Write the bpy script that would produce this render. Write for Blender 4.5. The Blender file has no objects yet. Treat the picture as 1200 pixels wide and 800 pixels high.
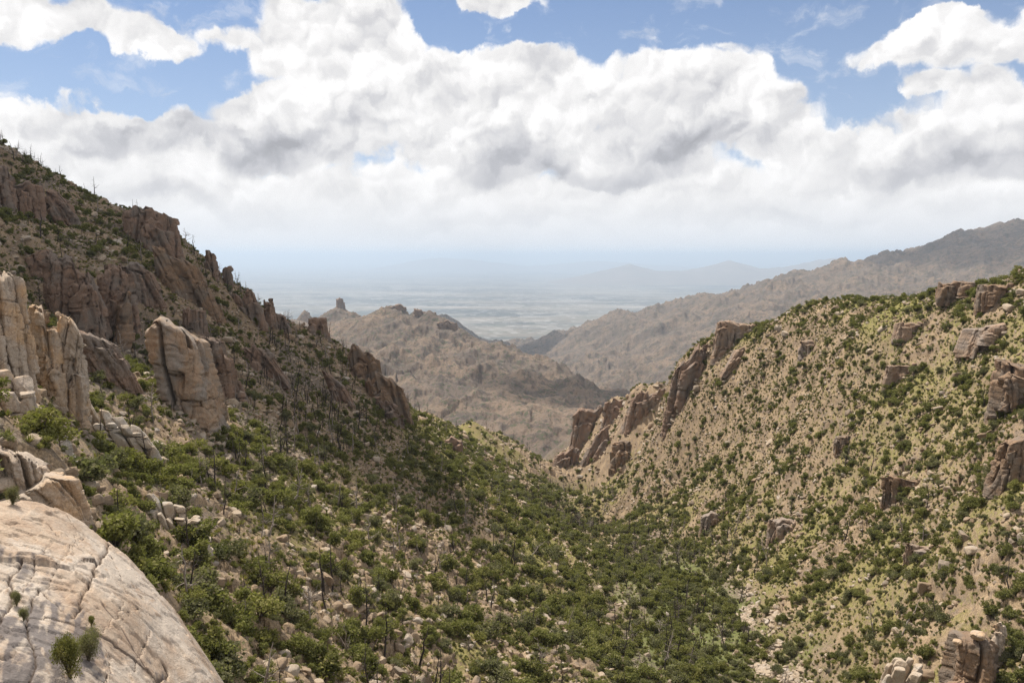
import bpy, math, random
import numpy as np
from mathutils import Vector, Euler, Matrix

# ------------------------------------------------------------------ camera, world, sun, exposure
F = 28.0 / 36.0                       # focal length over sensor width
PITCH = math.radians(6.12)            # the camera looks slightly down into the canyon
SUN_EL, SUN_AZ = math.radians(60), math.radians(-42)     # azimuth from +Y, negative = to the left
SUN_STRENGTH, SKY_STRENGTH, EXPOSURE = 5.0, 0.10, 0.38

sc = bpy.context.scene
cam = bpy.data.cameras.new('camera')
cam.lens, cam.sensor_width = 28.0, 36.0
cam.clip_start, cam.clip_end = 0.5, 400000.0
cam_o = bpy.data.objects.new('camera', cam)
sc.collection.objects.link(cam_o)
cam_o.location = (0, 0, 0)
cam_o.rotation_euler = (math.pi / 2 - PITCH, 0, 0)
sc.camera = cam_o

sc.view_settings.view_transform = 'Standard'
sc.view_settings.look = 'None'
sc.view_settings.exposure = EXPOSURE
sc.view_settings.gamma = 1.0
sc.view_settings.use_curve_mapping = False
cy = sc.cycles
cy.max_bounces, cy.diffuse_bounces, cy.glossy_bounces = 4, 2, 1
cy.transmission_bounces, cy.volume_bounces, cy.transparent_max_bounces = 1, 0, 6
cy.use_adaptive_sampling = True
cy.adaptive_threshold = 0.01
cy.use_denoising = True
cy.denoising_input_passes = 'RGB_ALBEDO_NORMAL'
cy.denoising_prefilter = 'NONE'
cy.caustics_reflective = cy.caustics_refractive = False

sun = bpy.data.lights.new('sun', 'SUN')
sun.energy, sun.angle, sun.color = SUN_STRENGTH, math.radians(0.53), (1.0, 0.945, 0.86)
sun_o = bpy.data.objects.new('sun', sun)
sc.collection.objects.link(sun_o)
SUN_DIR = Vector((math.sin(SUN_AZ) * math.cos(SUN_EL), math.cos(SUN_AZ) * math.cos(SUN_EL), math.sin(SUN_EL)))
sun_o.rotation_euler = SUN_DIR.to_track_quat('Z', 'Y').to_euler()


class NT:
    """small helper for writing node trees"""
    def __init__(self, tree):
        self.t = tree
        self.t.nodes.clear()

    def n(self, kind, **kw):
        nd = self.t.nodes.new(kind)
        for k, v in kw.items():
            setattr(nd, k, v)
        return nd

    def l(self, a, b):
        self.t.links.new(a, b)

    def put(self, sock, v):
        if v is None:
            return
        if isinstance(v, bpy.types.NodeSocket):
            self.l(v, sock)
        else:
            sock.default_value = v

    def m(self, op, a, b=None, c=None, clamp=False):
        nd = self.n('ShaderNodeMath', operation=op, use_clamp=clamp)
        for i, v in enumerate((a, b, c)):
            self.put(nd.inputs[i], v)
        return nd.outputs[0]

    def v(self, op, a, b=None, scale=None):
        nd = self.n('ShaderNodeVectorMath', operation=op)
        self.put(nd.inputs[0], a)
        if b is not None:
            self.put(nd.inputs[1], b)
        if scale is not None:
            self.put(nd.inputs['Scale'], scale)
        return nd.outputs['Value'] if op in ('DOT_PRODUCT', 'LENGTH', 'DISTANCE') else nd.outputs[0]

    def xyz(self, x, y, z):
        nd = self.n('ShaderNodeCombineXYZ')
        for i, v in enumerate((x, y, z)):
            self.put(nd.inputs[i], v)
        return nd.outputs[0]

    def sep(self, vec):
        nd = self.n('ShaderNodeSeparateXYZ')
        self.l(vec, nd.inputs[0])
        return nd.outputs

    def mix(self, f, a, b, blend='MIX'):
        nd = self.n('ShaderNodeMix', data_type='RGBA', blend_type=blend)
        self.put(nd.inputs[0], f)
        self.put(nd.inputs[6], a)
        self.put(nd.inputs[7], b)
        return nd.outputs[2]

    def fmix(self, f, a, b):
        nd = self.n('ShaderNodeMix', data_type='FLOAT')
        self.put(nd.inputs[0], f)
        self.put(nd.inputs[2], a)
        self.put(nd.inputs[3], b)
        return nd.outputs[0]

    def step(self, x, lo, hi, a=0.0, b=1.0):
        nd = self.n('ShaderNodeMapRange', interpolation_type='SMOOTHSTEP')
        self.put(nd.inputs[0], x)
        for i, v in enumerate((lo, hi, a, b)):
            self.put(nd.inputs[1 + i], v)
        return nd.outputs[0]

    def noise(self, vec, scale, detail=4.0, rough=0.5, dist=0.0, color=False, lac=2.0, dim='3D'):
        nd = self.n('ShaderNodeTexNoise', noise_dimensions=dim)
        if vec is not None:
            self.l(vec, nd.inputs['Vector'])
        nd.inputs['Scale'].default_value = scale
        nd.inputs['Detail'].default_value = detail
        nd.inputs['Roughness'].default_value = rough
        nd.inputs['Distortion'].default_value = dist
        nd.inputs['Lacunarity'].default_value = lac
        return nd.outputs['Color' if color else 'Fac']

    def voro(self, vec, scale, feature='F1', rnd=1.0, smooth=None, out='Distance', dim='3D'):
        nd = self.n('ShaderNodeTexVoronoi', feature=feature, voronoi_dimensions=dim)
        if vec is not None:
            self.l(vec, nd.inputs['Vector'])
        nd.inputs['Scale'].default_value = scale
        nd.inputs['Randomness'].default_value = rnd
        if smooth is not None:
            nd.inputs['Smoothness'].default_value = smooth
        return nd.outputs[out]


def ray(px, py):
    """world direction of a viewing ray, photograph measured 1200 wide; scaled so that y = 1"""
    u, w = (px - 600) / (1200 * F), (400 - py) / (1200 * F)
    d = (u, w * math.sin(PITCH) + math.cos(PITCH), w * math.cos(PITCH) - math.sin(PITCH))
    return d[0] / d[1], 1.0, d[2] / d[1]


def at(px, py, Y):
    d = ray(px, py)
    return d[0] * Y, Y, d[2] * Y


# ---- the sky: blue from the Sky Texture, cumulus and thin layered cloud mixed over it by direction
world = bpy.data.worlds.new('World')
sc.world = world
world.use_nodes = True
W = NT(world.node_tree)
sky = W.n('ShaderNodeTexSky', sky_type='NISHITA')
sky.sun_disc = False
sky.sun_elevation, sky.sun_rotation = SUN_EL, SUN_AZ
sky.altitude, sky.air_density, sky.dust_density, sky.ozone_density = 2000, 1.0, 0.3, 2.5
geo = W.n('ShaderNodeTexCoord').outputs['Generated']
dx, dy, dz = W.sep(W.v('NORMALIZE', geo))
az = W.m('ARCTAN2', dx, dy)
el = W.m('ARCSINE', dz)
ae = W.xyz(az, el, 0.0)
warp = W.v('SUBTRACT', W.noise(ae, 6.0, 2.0, 0.55, color=True, dim='2D'), (0.5, 0.5, 0.5))
warp2 = W.v('SUBTRACT', W.noise(ae, 24.0, 5.0, 0.6, color=True, dim='2D'), (0.5, 0.5, 0.5))
aw = W.v('ADD', W.v('ADD', ae, W.v('SCALE', warp, scale=0.10)), W.v('SCALE', warp2, scale=0.030))


def ae_of(px, py):
    x, y, z = ray(px, py)
    return math.atan2(x, y), math.atan2(z, math.hypot(x, y))


def blob(src, px, py, rx, ry, tilt=0.0, amp=1.0, flat=False):
    """soft elliptical bank of cloud centred on a compass bearing and height"""
    a0, e0 = ae_of(px, py)
    k = 1200 * F
    mp = W.n('ShaderNodeMapping', vector_type='TEXTURE')
    W.l(src, mp.inputs[0])
    mp.inputs['Location'].default_value = (a0, e0, 0)
    mp.inputs['Rotation'].default_value = (0, 0, math.radians(tilt))
    mp.inputs['Scale'].default_value = (rx / k, ry / k, 1)
    L = W.v('LENGTH', mp.outputs[0])
    b = W.step(L, 1.35, 0.25, 0.0, amp)
    if flat:                     # level base
        b = W.m('MULTIPLY', b, W.step(W.sep(mp.outputs[0])[1], -0.85, -0.40))
    return b


def union(items):
    acc = None
    for s in items:
        acc = s if acc is None else W.m('MAXIMUM', acc, s)
    return acc


def total(items):
    acc = None
    for s in items:
        acc = s if acc is None else W.m('ADD', acc, s)
    return acc

BANKS = [  # px, py, rx, ry, tilt, amp
    (90, 38, 190, 34, -6, 0.95), (260, 68, 120, 22, -3, 0.7), (10, 82, 62, 44, 10, 1.0), (110, 140, 150, 52, 0, 1.0),
    (410, 38, 125, 62, 0, 1.05), (360, 82, 110, 40, 0, 0.9), (585, 6, 48, 15, 0, 0.9), (560, 105, 290, 62, 0, 1.1), (640, 150, 330, 60, 0, .95),
    (335, 160, 130, 60, 0, 1.1), (480, 75, 90, 18, 8, .6), (855, 128, 115, 62, 6, 1.15), (760, 160, 120, 55, 0, 1.0), (590, 175, 130, 60, 0, 1.0),
    (1060, 72, 75, 24, 12, 1.0), (1115, 45, 70, 30, 20, .95), (1180, 52, 70, 26, 10, 1.0), (1100, 116, 26, 18, 10, 0.85), (1185, 140, 80, 46, 10, 1.0),
    (1090, 190, 150, 55, 8, 1.05), (960, 185, 100, 50, 0, 1.0), (860, 64, 30, 12, 10, 0.65), (780, 74, 24, 8, 0, .6), (1000, 105, 28, 12, -20, 0.45),
    (40, 190, 160, 50, 0, .9), (215, 205, 120, 50, 0, .9),
]
HOLES = [(240, 14, 60, 18, -5, 1.0), (115, 92, 135, 30, -5, 1.15), (265, 100, 62, 26, 0, 1.0), (740, 30, 150, 36, 0, 0.8), (985, 75, 75, 80, 30, 1.0),
         (985, 128, 50, 16, 0, 0.9), (600, 42, 75, 18, 0, .9), (235, 210, 20, 8, 0, .4), (305, 108, 26, 14, 0, .5), (520, 30, 60, 22, -10, .9), (1130, 8, 70, 12, 0, .8)]
GREY = [(160, 158, 105, 30, 0, 1.0), (345, 186, 110, 24, 0, 1.1), (300, 178, 60, 22, 0, .6), (600, 196, 75, 34, 0, 0.9), (790, 186, 85, 34, 8, 1.1),
        (700, 205, 90, 14, 0, 0.8), (820, 150, 60, 30, 30, .5), (1160, 196, 110, 30, 8, 1.2), (1010, 205, 90, 16, 0, .6), (110, 118, 60, 18, 0, .5),
        (410, 60, 60, 26, 0, 0.45), (560, 160, 60, 30, 0, .4), (250, 245, 160, 16, 0, .5), (500, 262, 200, 12, 0, .35), (900, 250, 200, 14, 0, .4), (440, 140, 40, 24, 0, .35)]

def shift(vec, off):
    return W.v('ADD', vec, off)


warp3 = W.v('SCALE', warp2, scale=0.045)
pv = W.v('ADD', ae, warp3)
S1 = dict(feature='SMOOTH_F1', smooth=0.25, dim='2D')
puff_a = W.voro(pv, 15.0, **S1)
puff_b = W.voro(shift(pv, (-0.007, 0.017, 0)), 15.0, **S1)
puff_c = W.voro(pv, 38.0, **S1)
puff_d = W.voro(shift(pv, (-0.003, 0.007, 0)), 38.0, **S1)
puffy = W.m('SUBTRACT', 1.0, puff_c)
fb = W.noise(aw, 8.0, 10.0, 0.60, 0.0, dim='2D')
fb_up = W.noise(shift(aw, (-0.006, 0.014, 0)), 8.0, 7.0, 0.60, 0.0, dim='2D')
fb_flat = W.noise(W.v('MULTIPLY', aw, (1.0, 3.4, 1.0)), 5.0, 6.0, 0.55, 0.0, dim='2D')
# generic cover away from the part of the sky the photograph shows, solid cover low down
front = W.step(W.m('ABSOLUTE', az), 0.75, 0.62)
low = W.step(el, 0.150, 0.06, 0.0, 1.1)
high = W.step(el, 0.34, 0.42, 0.0, 0.30)
cover = union([blob(aw, *b) for b in BANKS])
cover = W.m('SUBTRACT', cover, union([blob(aw, *b) for b in HOLES]))
cover = W.m('MULTIPLY', cover, front)
cover = W.m('ADD', cover, W.m('MULTIPLY', W.m('SUBTRACT', 1.0, front), 0.34))
cover = W.m('ADD', W.m('MAXIMUM', cover, low), high)
dens = W.m('ADD', cover, W.m('MULTIPLY', W.m('SUBTRACT', fb, 0.5), 1.3))
dens = W.m('ADD', dens, W.m('MULTIPLY', W.m('SUBTRACT', puffy, 0.6), 0.45))
alpha = W.step(dens, 0.18, 0.60)
veil = W.noise(W.v('MULTIPLY', aw, (1.0, 2.2, 1.0)), 13.0, 8.0, 0.62, 0.0, dim='2D')
alpha = W.m('MAXIMUM', alpha, W.m('MULTIPLY', W.step(W.m('ADD', veil, W.m('MULTIPLY', dens, 0.35)), 0.52, 0.85), 0.42))
# relief: the sun stands high and a little left, so a clump is bright on its upper left and greyer below
rel = total([W.m('MULTIPLY', W.m('SUBTRACT', puff_b, puff_a), 0.46), W.m('MULTIPLY', W.m('SUBTRACT', puff_d, puff_c), 0.28),
             W.m('MULTIPLY', W.m('SUBTRACT', fb, fb_up), 0.75)])
rel = W.m('MULTIPLY', rel, W.step(el, 0.16, 0.04, 1.0, 0.3))
grey = total([blob(aw, *b, flat=True) for b in GREY])
grey = W.m('MULTIPLY', grey, W.m('ADD', 0.62, W.m('MULTIPLY', fb, 0.75)))
strat = W.m('MULTIPLY', W.m('SUBTRACT', fb_flat, 0.5), W.step(el, 0.16, 0.05, 0.3, 0.8))
lum = total([0.95, rel, W.m('MULTIPLY', grey, -0.25), W.m('MULTIPLY', strat, 0.34)])
lum = W.m('ADD', lum, W.step(dens, 0.62, 0.40, 0.0, 0.06))
lum = W.m('MINIMUM', W.m('MAXIMUM', lum, 0.45), 1.06)
CLOUD = 0.755 / SKY_STRENGTH
tint = W.mix(W.step(lum, 0.5, 0.95), (0.94, 0.94, 1.0, 1), (1.0, 0.985, 0.98, 1))
ccol = W.v('SCALE', tint, scale=W.m('MULTIPLY', lum, CLOUD))
blue = W.v('MULTIPLY', sky.outputs[0], (0.80, 0.82, 0.86))
thin = W.step(el, 0.36, 0.05, 0.12, 0.5)
blue = W.mix(thin, blue, (0.44 / SKY_STRENGTH, 0.50 / SKY_STRENGTH, 0.60 / SKY_STRENGTH, 1))
col = W.mix(alpha, blue, ccol)
col = W.mix(W.step(el, 0.085, 0.0, 0.0, 0.92), col, (0.66 / SKY_STRENGTH, 0.67 / SKY_STRENGTH, 0.695 / SKY_STRENGTH, 1))
bg = W.n('ShaderNodeBackground')
W.l(col, bg.inputs[0])
bg.inputs[1].default_value = SKY_STRENGTH
wo = W.n('ShaderNodeOutputWorld')
W.l(bg.outputs[0], wo.inputs[0])
world.cycles.sampling_method = 'MANUAL'
world.cycles.sample_map_resolution = 512

# ------------------------------------------------------------------ numpy noise
def _hash(ix, iy, seed):
    h = (ix.astype(np.int64) * 374761393 + iy.astype(np.int64) * 668265263 + seed * 2147483647 % 1000003 * 9176) & 0xFFFFFFFF
    h = ((h ^ (h >> 13)) * 1274126177) & 0xFFFFFFFF
    h = ((h ^ (h >> 16)) * 2246822519) & 0xFFFFFFFF
    return h ^ (h >> 15)


def rnd01(ix, iy, seed):
    return (_hash(ix, iy, seed) & 0xFFFFFF) / float(0x1000000)


def pn2(x, y, seed=0):
    x0, y0 = np.floor(x), np.floor(y)
    fx, fy = x - x0, y - y0
    ux, uy = fx * fx * fx * (fx * (fx * 6 - 15) + 10), fy * fy * fy * (fy * (fy * 6 - 15) + 10)
    def g(i, j):
        a = rnd01(x0 + i, y0 + j, seed) * 6.2831853
        return np.cos(a) * (fx - i) + np.sin(a) * (fy - j)
    a, b, c, d = g(0, 0), g(1, 0), g(0, 1), g(1, 1)
    return (a + ux * (b - a) + uy * (c - a) + ux * uy * (a - b - c + d)) * 1.5


def fbm(x, y, scale, octs, seed=0, gain=0.5, ridged=False):
    s, amp, tot = 0.0, 1.0, 0.0
    for o in range(octs):
        k = 2.03 ** o / scale
        n = pn2(x * k + 17.3 * o, y * k - 9.1 * o, seed + o)
        if ridged:
            n = 1 - 2 * np.abs(n)
        s = s + amp * n
        tot += amp
        amp *= gain
    return s / tot


def cells(x, y, scale, seed=0, jit=0.95):
    """nearest cell: distance, distance to the second nearest, random of the cell, offset to the cell centre"""
    xs, ys = x / scale, y / scale
    x0, y0 = np.floor(xs), np.floor(ys)
    d1 = np.full(x.shape, 9.0); d2 = np.full(x.shape, 9.0)
    r = np.zeros(x.shape); ox = np.zeros(x.shape); oy = np.zeros(x.shape)
    for i in (-1, 0, 1):
        for j in (-1, 0, 1):
            cx, cy_ = x0 + i, y0 + j
            qx = cx + 0.5 + (rnd01(cx, cy_, seed) - 0.5) * jit - xs
            qy = cy_ + 0.5 + (rnd01(cx, cy_, seed + 7) - 0.5) * jit - ys
            d = np.sqrt(qx * qx + qy * qy)
            near = d < d1
            d2 = np.where(near, d1, np.minimum(d2, d))
            d1 = np.where(near, d, d1)
            r = np.where(near, rnd01(cx, cy_, seed + 13), r)
            ox = np.where(near, -qx, ox); oy = np.where(near, -qy, oy)
    return d1, d2, r, ox, oy


def joints(u, v, seed, aspect=2.2):
    """rectangular jointing: upright columns of uneven width, each cut at uneven heights.
       returns distance to the nearest joint, randoms of column and block, offset across the column"""
    i0 = np.floor(u)
    d1 = np.full(u.shape, 9.0); d2 = np.full(u.shape, 9.0); ci = np.zeros(u.shape); ou = np.zeros(u.shape)
    for i in (-1, 0, 1):
        c = i0 + i
        q = c + .5 + (rnd01(c, c * 0, seed) - .5) * .85 - u
        d = np.abs(q); near = d < d1
        d2 = np.where(near, d1, np.minimum(d2, d)); d1 = np.where(near, d, d1); ci = np.where(near, c, ci); ou = np.where(near, -q, ou)
    eu = (d2 - d1) / 2
    rc = rnd01(ci, ci * 0, seed + 1)
    vv = v / (aspect * (0.6 + rc)) + rc * 50
    j0 = np.floor(vv)
    e1 = np.full(u.shape, 9.0); e2 = np.full(u.shape, 9.0); cj = np.zeros(u.shape)
    for j in (-1, 0, 1):
        c = j0 + j
        d = np.abs(c + .5 + (rnd01(c, ci, seed + 2) - .5) * .9 - vv); near = d < e1
        e2 = np.where(near, e1, np.minimum(e2, d)); e1 = np.where(near, d, e1); cj = np.where(near, c, cj)
    ev = (e2 - e1) / 2 * aspect * (0.6 + rc)
    return eu, ev, rc, rnd01(ci, cj, seed + 3), ou


def sstep(x, a, b):
    t = np.clip((x - a) / (b - a), 0, 1)
    return t * t * (3 - 2 * t)


# ------------------------------------------------------------------ the lie of the land
# surveyed points (bearing and height from the photograph, with the distance judged from tree sizes)
NEAR_PIX = [
    # creek line
    (930, 830, 165), (905, 765, 188), (880, 712, 218), (845, 680, 255), (795, 652, 300), (730, 612, 420), (682, 585, 550), (652, 566, 700), (638, 553, 900), (646, 562, 770), (641, 557, 840), (657, 560, 745), (668, 550, 765), (640, 558, 800), (622, 545, 790), (603, 530, 735),
    # left slope, lower
    (250, 800, 70), (150, 650, 85), (60, 560, 80), (5, 500, 78), (40, 540, 66), (90, 600, 64), (0, 560, 60), (60, 520, 74), (330, 760, 90), (210, 575, 120), (100, 520, 115), (70, 478, 112), (130, 440, 150), (240, 490, 172), (300, 560, 160),
    (400, 700, 130), (450, 790, 115), (600, 790, 140), (500, 620, 210), (600, 600, 300), (650, 720, 205), (750, 780, 165), (820, 790, 170), (700, 660, 270), (760, 700, 235), (350, 520, 215), (200, 450, 185), (420, 590, 200),
    (440, 520, 275), (330, 450, 285), (520, 540, 320), (580, 545, 430),
    # left slope, upper
    (20, 400, 150), (60, 300, 232), (90, 395, 205), (20, 250, 285), (100, 250, 300), (150, 335, 245), (170, 300, 275), (220, 340, 270), (260, 400, 250), (60, 350, 215), (300, 420, 300),
    # left skyline
    (0, 167, 335), (50, 198, 337), (100, 226, 342), (150, 244, 346), (195, 262, 350), (222, 288, 355), (250, 322, 362), (285, 345, 368), (310, 368, 372), (345, 382, 380), (375, 392, 388), (400, 405, 395),
    (435, 440, 402), (470, 470, 412), (510, 486, 470), (550, 492, 560), (580, 503, 640), (600, 528, 700), (628, 552, 880),
    # right slope
    (1200, 800, 122), (1130, 780, 132), (1040, 800, 140), (1200, 700, 135), (1200, 600, 150), (1195, 500, 178), (1190, 440, 202), (1100, 700, 152), (1100, 600, 185), (1100, 500, 220), (1100, 400, 258),
    (1000, 740, 170), (1000, 620, 212), (1000, 500, 265), (1000, 400, 300), (920, 690, 215), (900, 620, 265), (900, 520, 320), (900, 430, 365), (820, 610, 330), (800, 560, 385), (820, 480, 398), (740, 570, 500), (760, 520, 450), (700, 560, 640),
    (1270, 400, 190), (1300, 560, 150), (1300, 700, 130),
    # right skyline
    (1300, 285, 235), (1200, 317, 252), (1150, 332, 268), (1090, 347, 285), (1040, 352, 312), (1000, 354, 332), (960, 362, 352), (925, 366, 375), (900, 378, 395), (865, 384, 420), (825, 402, 436), (790, 432, 450),
    (765, 448, 560), (740, 455, 640), (715, 468, 710), (690, 490, 780), (668, 520, 870), (652, 545, 960),
]
NEAR_XYZ = [  # behind the crests and under the viewpoint
    (0, 5, -2.6), (-8, 12, -11), (6, 14, -14), (0, 30, -38), (-20, 5, -7), (-30, 22, -21), (-50, 30, -12), (-80, 50, 12), (-75, 90, 2), (-130, 110, 30), (30, 40, -50), (60, 60, -60), (100, 70, -55), (150, 90, -25), (40, 120, -80), (60, 140, -87),
    (-26, 41, -20), (-14, 36, -28), (-20, 28, -20), (-37, 38, -15), (-12, 50, -38), (-28, 55, -27),
    (-170, 180, 45), (-230, 250, 70), (-300, 300, 105), (-260, 400, 30), (-190, 440, -15), (-150, 480, -60), (-120, 520, -95), (-320, 600, -60), (-200, 700, -190), (-100, 700, -190), (-60, 850, -255), (-40, 1000, -305),
    (-110, 420, -60), (-90, 470, -95), (-70, 560, -150), (20, 1000, -285), (30, 1150, -345), (-250, 1000, -270),
    (200, 280, -25), (220, 350, -60), (190, 420, -80), (180, 480, -105), (170, 560, -140), (180, 700, -180), (150, 850, -215), (130, 1000, -275), (300, 350, -40), (350, 500, -110), (330, 800, -210), (110, 1100, -320), (260, 1100, -280),
    (-400, 900, -200), (450, 1000, -260), (260, 240, 15), (300, 120, 20), (220, 120, 5),
]
MID_PIX = [
    # middle ridge
    (320, 372, 3500), (345, 378, 3700), (370, 372, 3650), (397, 356, 3600), (425, 368, 3300), (450, 362, 3000), (470, 359, 2900), (490, 367, 2850), (515, 372, 2800), (540, 386, 2700), (560, 399, 2650), (590, 402, 2600),
    (620, 416, 2550), (650, 428, 2500), (690, 442, 2350), (722, 458, 2200), (735, 466, 2050), (445, 392, 2500), (500, 410, 2300), (560, 440, 2050), (620, 460, 1950), (680, 480, 1800), (480, 440, 1900), (540, 470, 1700), (600, 500, 1500), (640, 556, 1300),
    (660, 520, 1250), (400, 400, 2500), (400, 380, 3000), (370, 386, 3000), (428, 374, 3000), (335, 390, 3000), (380, 378, 3300), (425, 376, 3300), (345, 384, 3300), (580, 478, 1650), (560, 405, 2500), (610, 440, 2200),
    (700, 478, 1850), (735, 470, 1950), (650, 500, 1500),
    # right far range
    (595, 398, 8000), (620, 392, 7400), (650, 385, 7000), (680, 380, 6600), (700, 376, 6300), (730, 370, 6000), (760, 362, 5800), (790, 358, 5600), (830, 350, 5500), (855, 342, 5500), (880, 330, 5600), (905, 326, 5700), (940, 320, 5900), (975, 311, 6100), (995, 308, 6200), (1030, 303, 6500),
    (1070, 290, 6700), (1110, 275, 6800), (1145, 264, 6900), (1170, 259, 6900), (1200, 267, 6900), (1260, 272, 6800), (1350, 285, 6500),
    (650, 402, 6000), (700, 410, 5000), (750, 400, 4800), (800, 400, 4300), (850, 380, 4200), (900, 360, 4300), (960, 345, 4500), (1020, 340, 4600), (1080, 330, 4800), (1150, 315, 4900), (700, 430, 4000), (740, 450, 3400), (780, 430, 3500), (720, 450, 3600), (620, 408, 6200), (680, 418, 4600), (1100, 300, 5800), (1000, 322, 5500),
    (900, 400, 3000), (1000, 380, 3000), (1200, 350, 3500),
    # ridge behind the middle one
    (522, 367, 6400), (535, 372, 6300), (550, 385, 6200), (565, 396, 6300), (505, 368, 6500),
]
MID_XYZ = [
    (-600, 1200, -340), (-300, 1200, -355), (0, 1200, -365), (300, 1200, -370), (700, 1300, -320), (1200, 1500, -250), (-1200, 1500, -200), (-900, 2200, -300), (-1400, 3000, -150), (-1500, 4000, -500), (-700, 4300, -620), (-300, 3800, -620),
    (0, 3300, -600), (250, 2900, -540), (450, 2500, -480), (500, 1800, -420), (700, 2300, -440), (1400, 2500, -350), (300, 4000, -640), (100, 5000, -800), (-200, 5200, -820), (-900, 5600, -900), (-500, 7400, -1150), (-1500, 7500, -1200), (-3000, 6000, -1000), (-3500, 8000, -1300),
    (-200, 9500, -1280), (0, 11000, -1300), (-2500, 10500, -1320), (900, 10000, -1200), (1300, 8500, -1050), (2000, 8500, -900), (3000, 9500, -800), (2500, 12500, -1300), (5000, 11000, -700), (5000, 14500, -1300), (6500, 8000, -200), (8000, 12000, -800), (0, 14000, -1330), (-6000, 12000, -1330), (-5000, 5000, -700), (6000, 5000, -100), (4000, 3000, -100), (3500, 8500, -300),
    (-2500, 3500, -300), (-300, 6400, -860), (-150, 7000, -1000),
]


def solve(pts, c):
    P = np.array(pts, float)
    D = np.sqrt(((P[:, None, :2] - P[None, :, :2]) ** 2).sum(-1) + c * c)
    n = len(P)
    A = np.zeros((n + 3, n + 3))
    A[:n, :n] = D
    A[:n, n], A[:n, n + 1], A[:n, n + 2] = 1, P[:, 0] / 100, P[:, 1] / 100
    A[n:, :n] = A[:n, n:].T
    A[:n, :n] -= np.eye(n) * 0.02 * c
    b = np.concatenate([P[:, 2], [0, 0, 0]])
    return P, np.linalg.solve(A, b), c


def surf(model, x, y):
    P, w, c = model
    out = w[-3] + w[-2] * x / 100 + w[-1] * y / 100
    for i in range(len(P)):
        out = out + w[i] * np.sqrt((x - P[i, 0]) ** 2 + (y - P[i, 1]) ** 2 + c * c)
    return out


NEAR = solve([at(*p) for p in NEAR_PIX] + NEAR_XYZ, 6.0)
MID = solve([at(*p) for p in MID_PIX] + MID_XYZ, 60.0)

# what grows where: bearing/height on the photograph -> shrubs, trees (dense wood), rockiness, straw-coloured grass
COVER = np.array([
    # px, py, shrub density, rock, straw, dead trees
    (20, 200, .8, .7, .1, .5), (100, 240, .7, .7, .1, .4), (170, 270, .9, .3, .2, .7), (60, 300, .6, .8, .1, .4), (120, 300, .5, .7, .3, .3), (180, 310, .6, .5, .4, .5), (240, 330, .6, .9, .1, .5),
    (300, 380, .5, .9, .1, .6), (180, 400, .8, .6, .1, .7), (120, 430, 1., .4, .2, .3), (60, 450, .8, .6, .2, .2), (130, 520, 1.5, .5, .2, .3), (60, 560, 1., .6, .2, .2), (200, 520, .9, .8, .2, .4), (250, 460, .7, .8, .1, .6),
    (330, 440, .8, .7, .1, 1.2), (400, 450, .8, .7, .2, .7), (300, 540, 1.1, .5, .25, .9), (350, 620, .85, .5, .4, .9), (200, 620, 1.0, .7, .2, .4), (260, 700, .85, .6, .45, .4), (350, 760, .7, .7, .4, .5), (450, 680, .8, .55, .5, .9),
    (450, 560, .75, .6, .4, .7), (480, 770, .6, .8, .4, .5), (550, 620, .7, .5, .6, .7), (600, 560, .8, .5, .5, .3), (520, 500, .9, .4, .6, .2), (600, 700, .85, .5, .5, .9), (620, 780, .8, .6, .5, .9), (700, 720, 1.3, .3, .3, 1.1),
    (800, 760, 2.0, .1, .1, 1.1), (820, 700, 2.0, .1, .1, .8), (740, 660, 1.5, .2, .2, .8), (650, 620, .75, .4, .6, .5), (700, 620, 1.2, .3, .4, .7), (650, 580, 1.5, .3, .3, .3), (580, 510, 1.15, .6, .42, .1), (860, 640, 1.3, .4, .4, .8),
    (950, 780, 1.6, .3, .3, .8), (950, 720, 1.2, .3, .4, .7), (1050, 780, 1.2, .5, .4, .4), (1050, 700, .75, .6, .7, .3), (1150, 680, .9, .5, .6, .2), (1180, 780, .9, .5, .5, .1), (950, 640, .6, .5, .8, .2), (900, 560, .55, .6, .8, .1),
    (1000, 560, .6, .5, .8, .1), (1100, 560, .8, .6, .6, .1), (1180, 600, 1., .5, .6, .1), (1180, 500, .8, .6, .6, .1), (1100, 460, .7, .5, .8, .0), (1000, 460, .55, .5, .9, .0), (900, 470, .6, .5, .8, .0), (820, 520, .6, .5, .8, .0),
    (740, 540, .8, .5, .7, .2), (850, 420, .9, .5, .6, .0), (950, 400, .55, .5, .9, .0), (1050, 380, .5, .4, 1., .0), (1150, 380, .6, .5, .8, .0), (1150, 340, .8, .6, .6, .0), (760, 470, .8, .95, .35, .0), (700, 510, .8, 1., .3, .0), (670, 535, .8, .9, .35, .1), (735, 500, .8, .9, .4, .0),
])


def cover(px, py):
    """(shrubs, rock, straw, dead) interpolated between the surveyed spots"""
    out = np.zeros((4,) + px.shape)
    wt = np.zeros(px.shape)
    for r in COVER:
        w = 1.0 / (((px - r[0]) ** 2 + (py - r[1]) ** 2) / 900.0 + 0.35) ** 2
        wt += w
        for k in range(4):
            out[k] += w * r[2 + k]
    return out / wt


def to_px(x, y, z):
    c, s = math.cos(PITCH), math.sin(PITCH)
    fw = y * c - z * s
    up = y * s + z * c
    fw = np.maximum(fw, 0.1)
    return 600 + x / fw * 1200 * F, 400 - up / fw * 1200 * F


def base_height(x, y):
    r = np.hypot(x, y)
    hn = surf(NEAR, x, y)
    if r.max() < 900:
        return hn
    hm = surf(MID, x, y)
    t = sstep(r, 950, 1250)
    return hn * (1 - t) + hm * t


def base_cover(x, y):
    h = base_height(x, y)
    px, py = to_px(x, y, h)
    return (h,) + tuple(cover(np.clip(px, -50, 1250), np.clip(py, 150, 850)))


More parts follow.
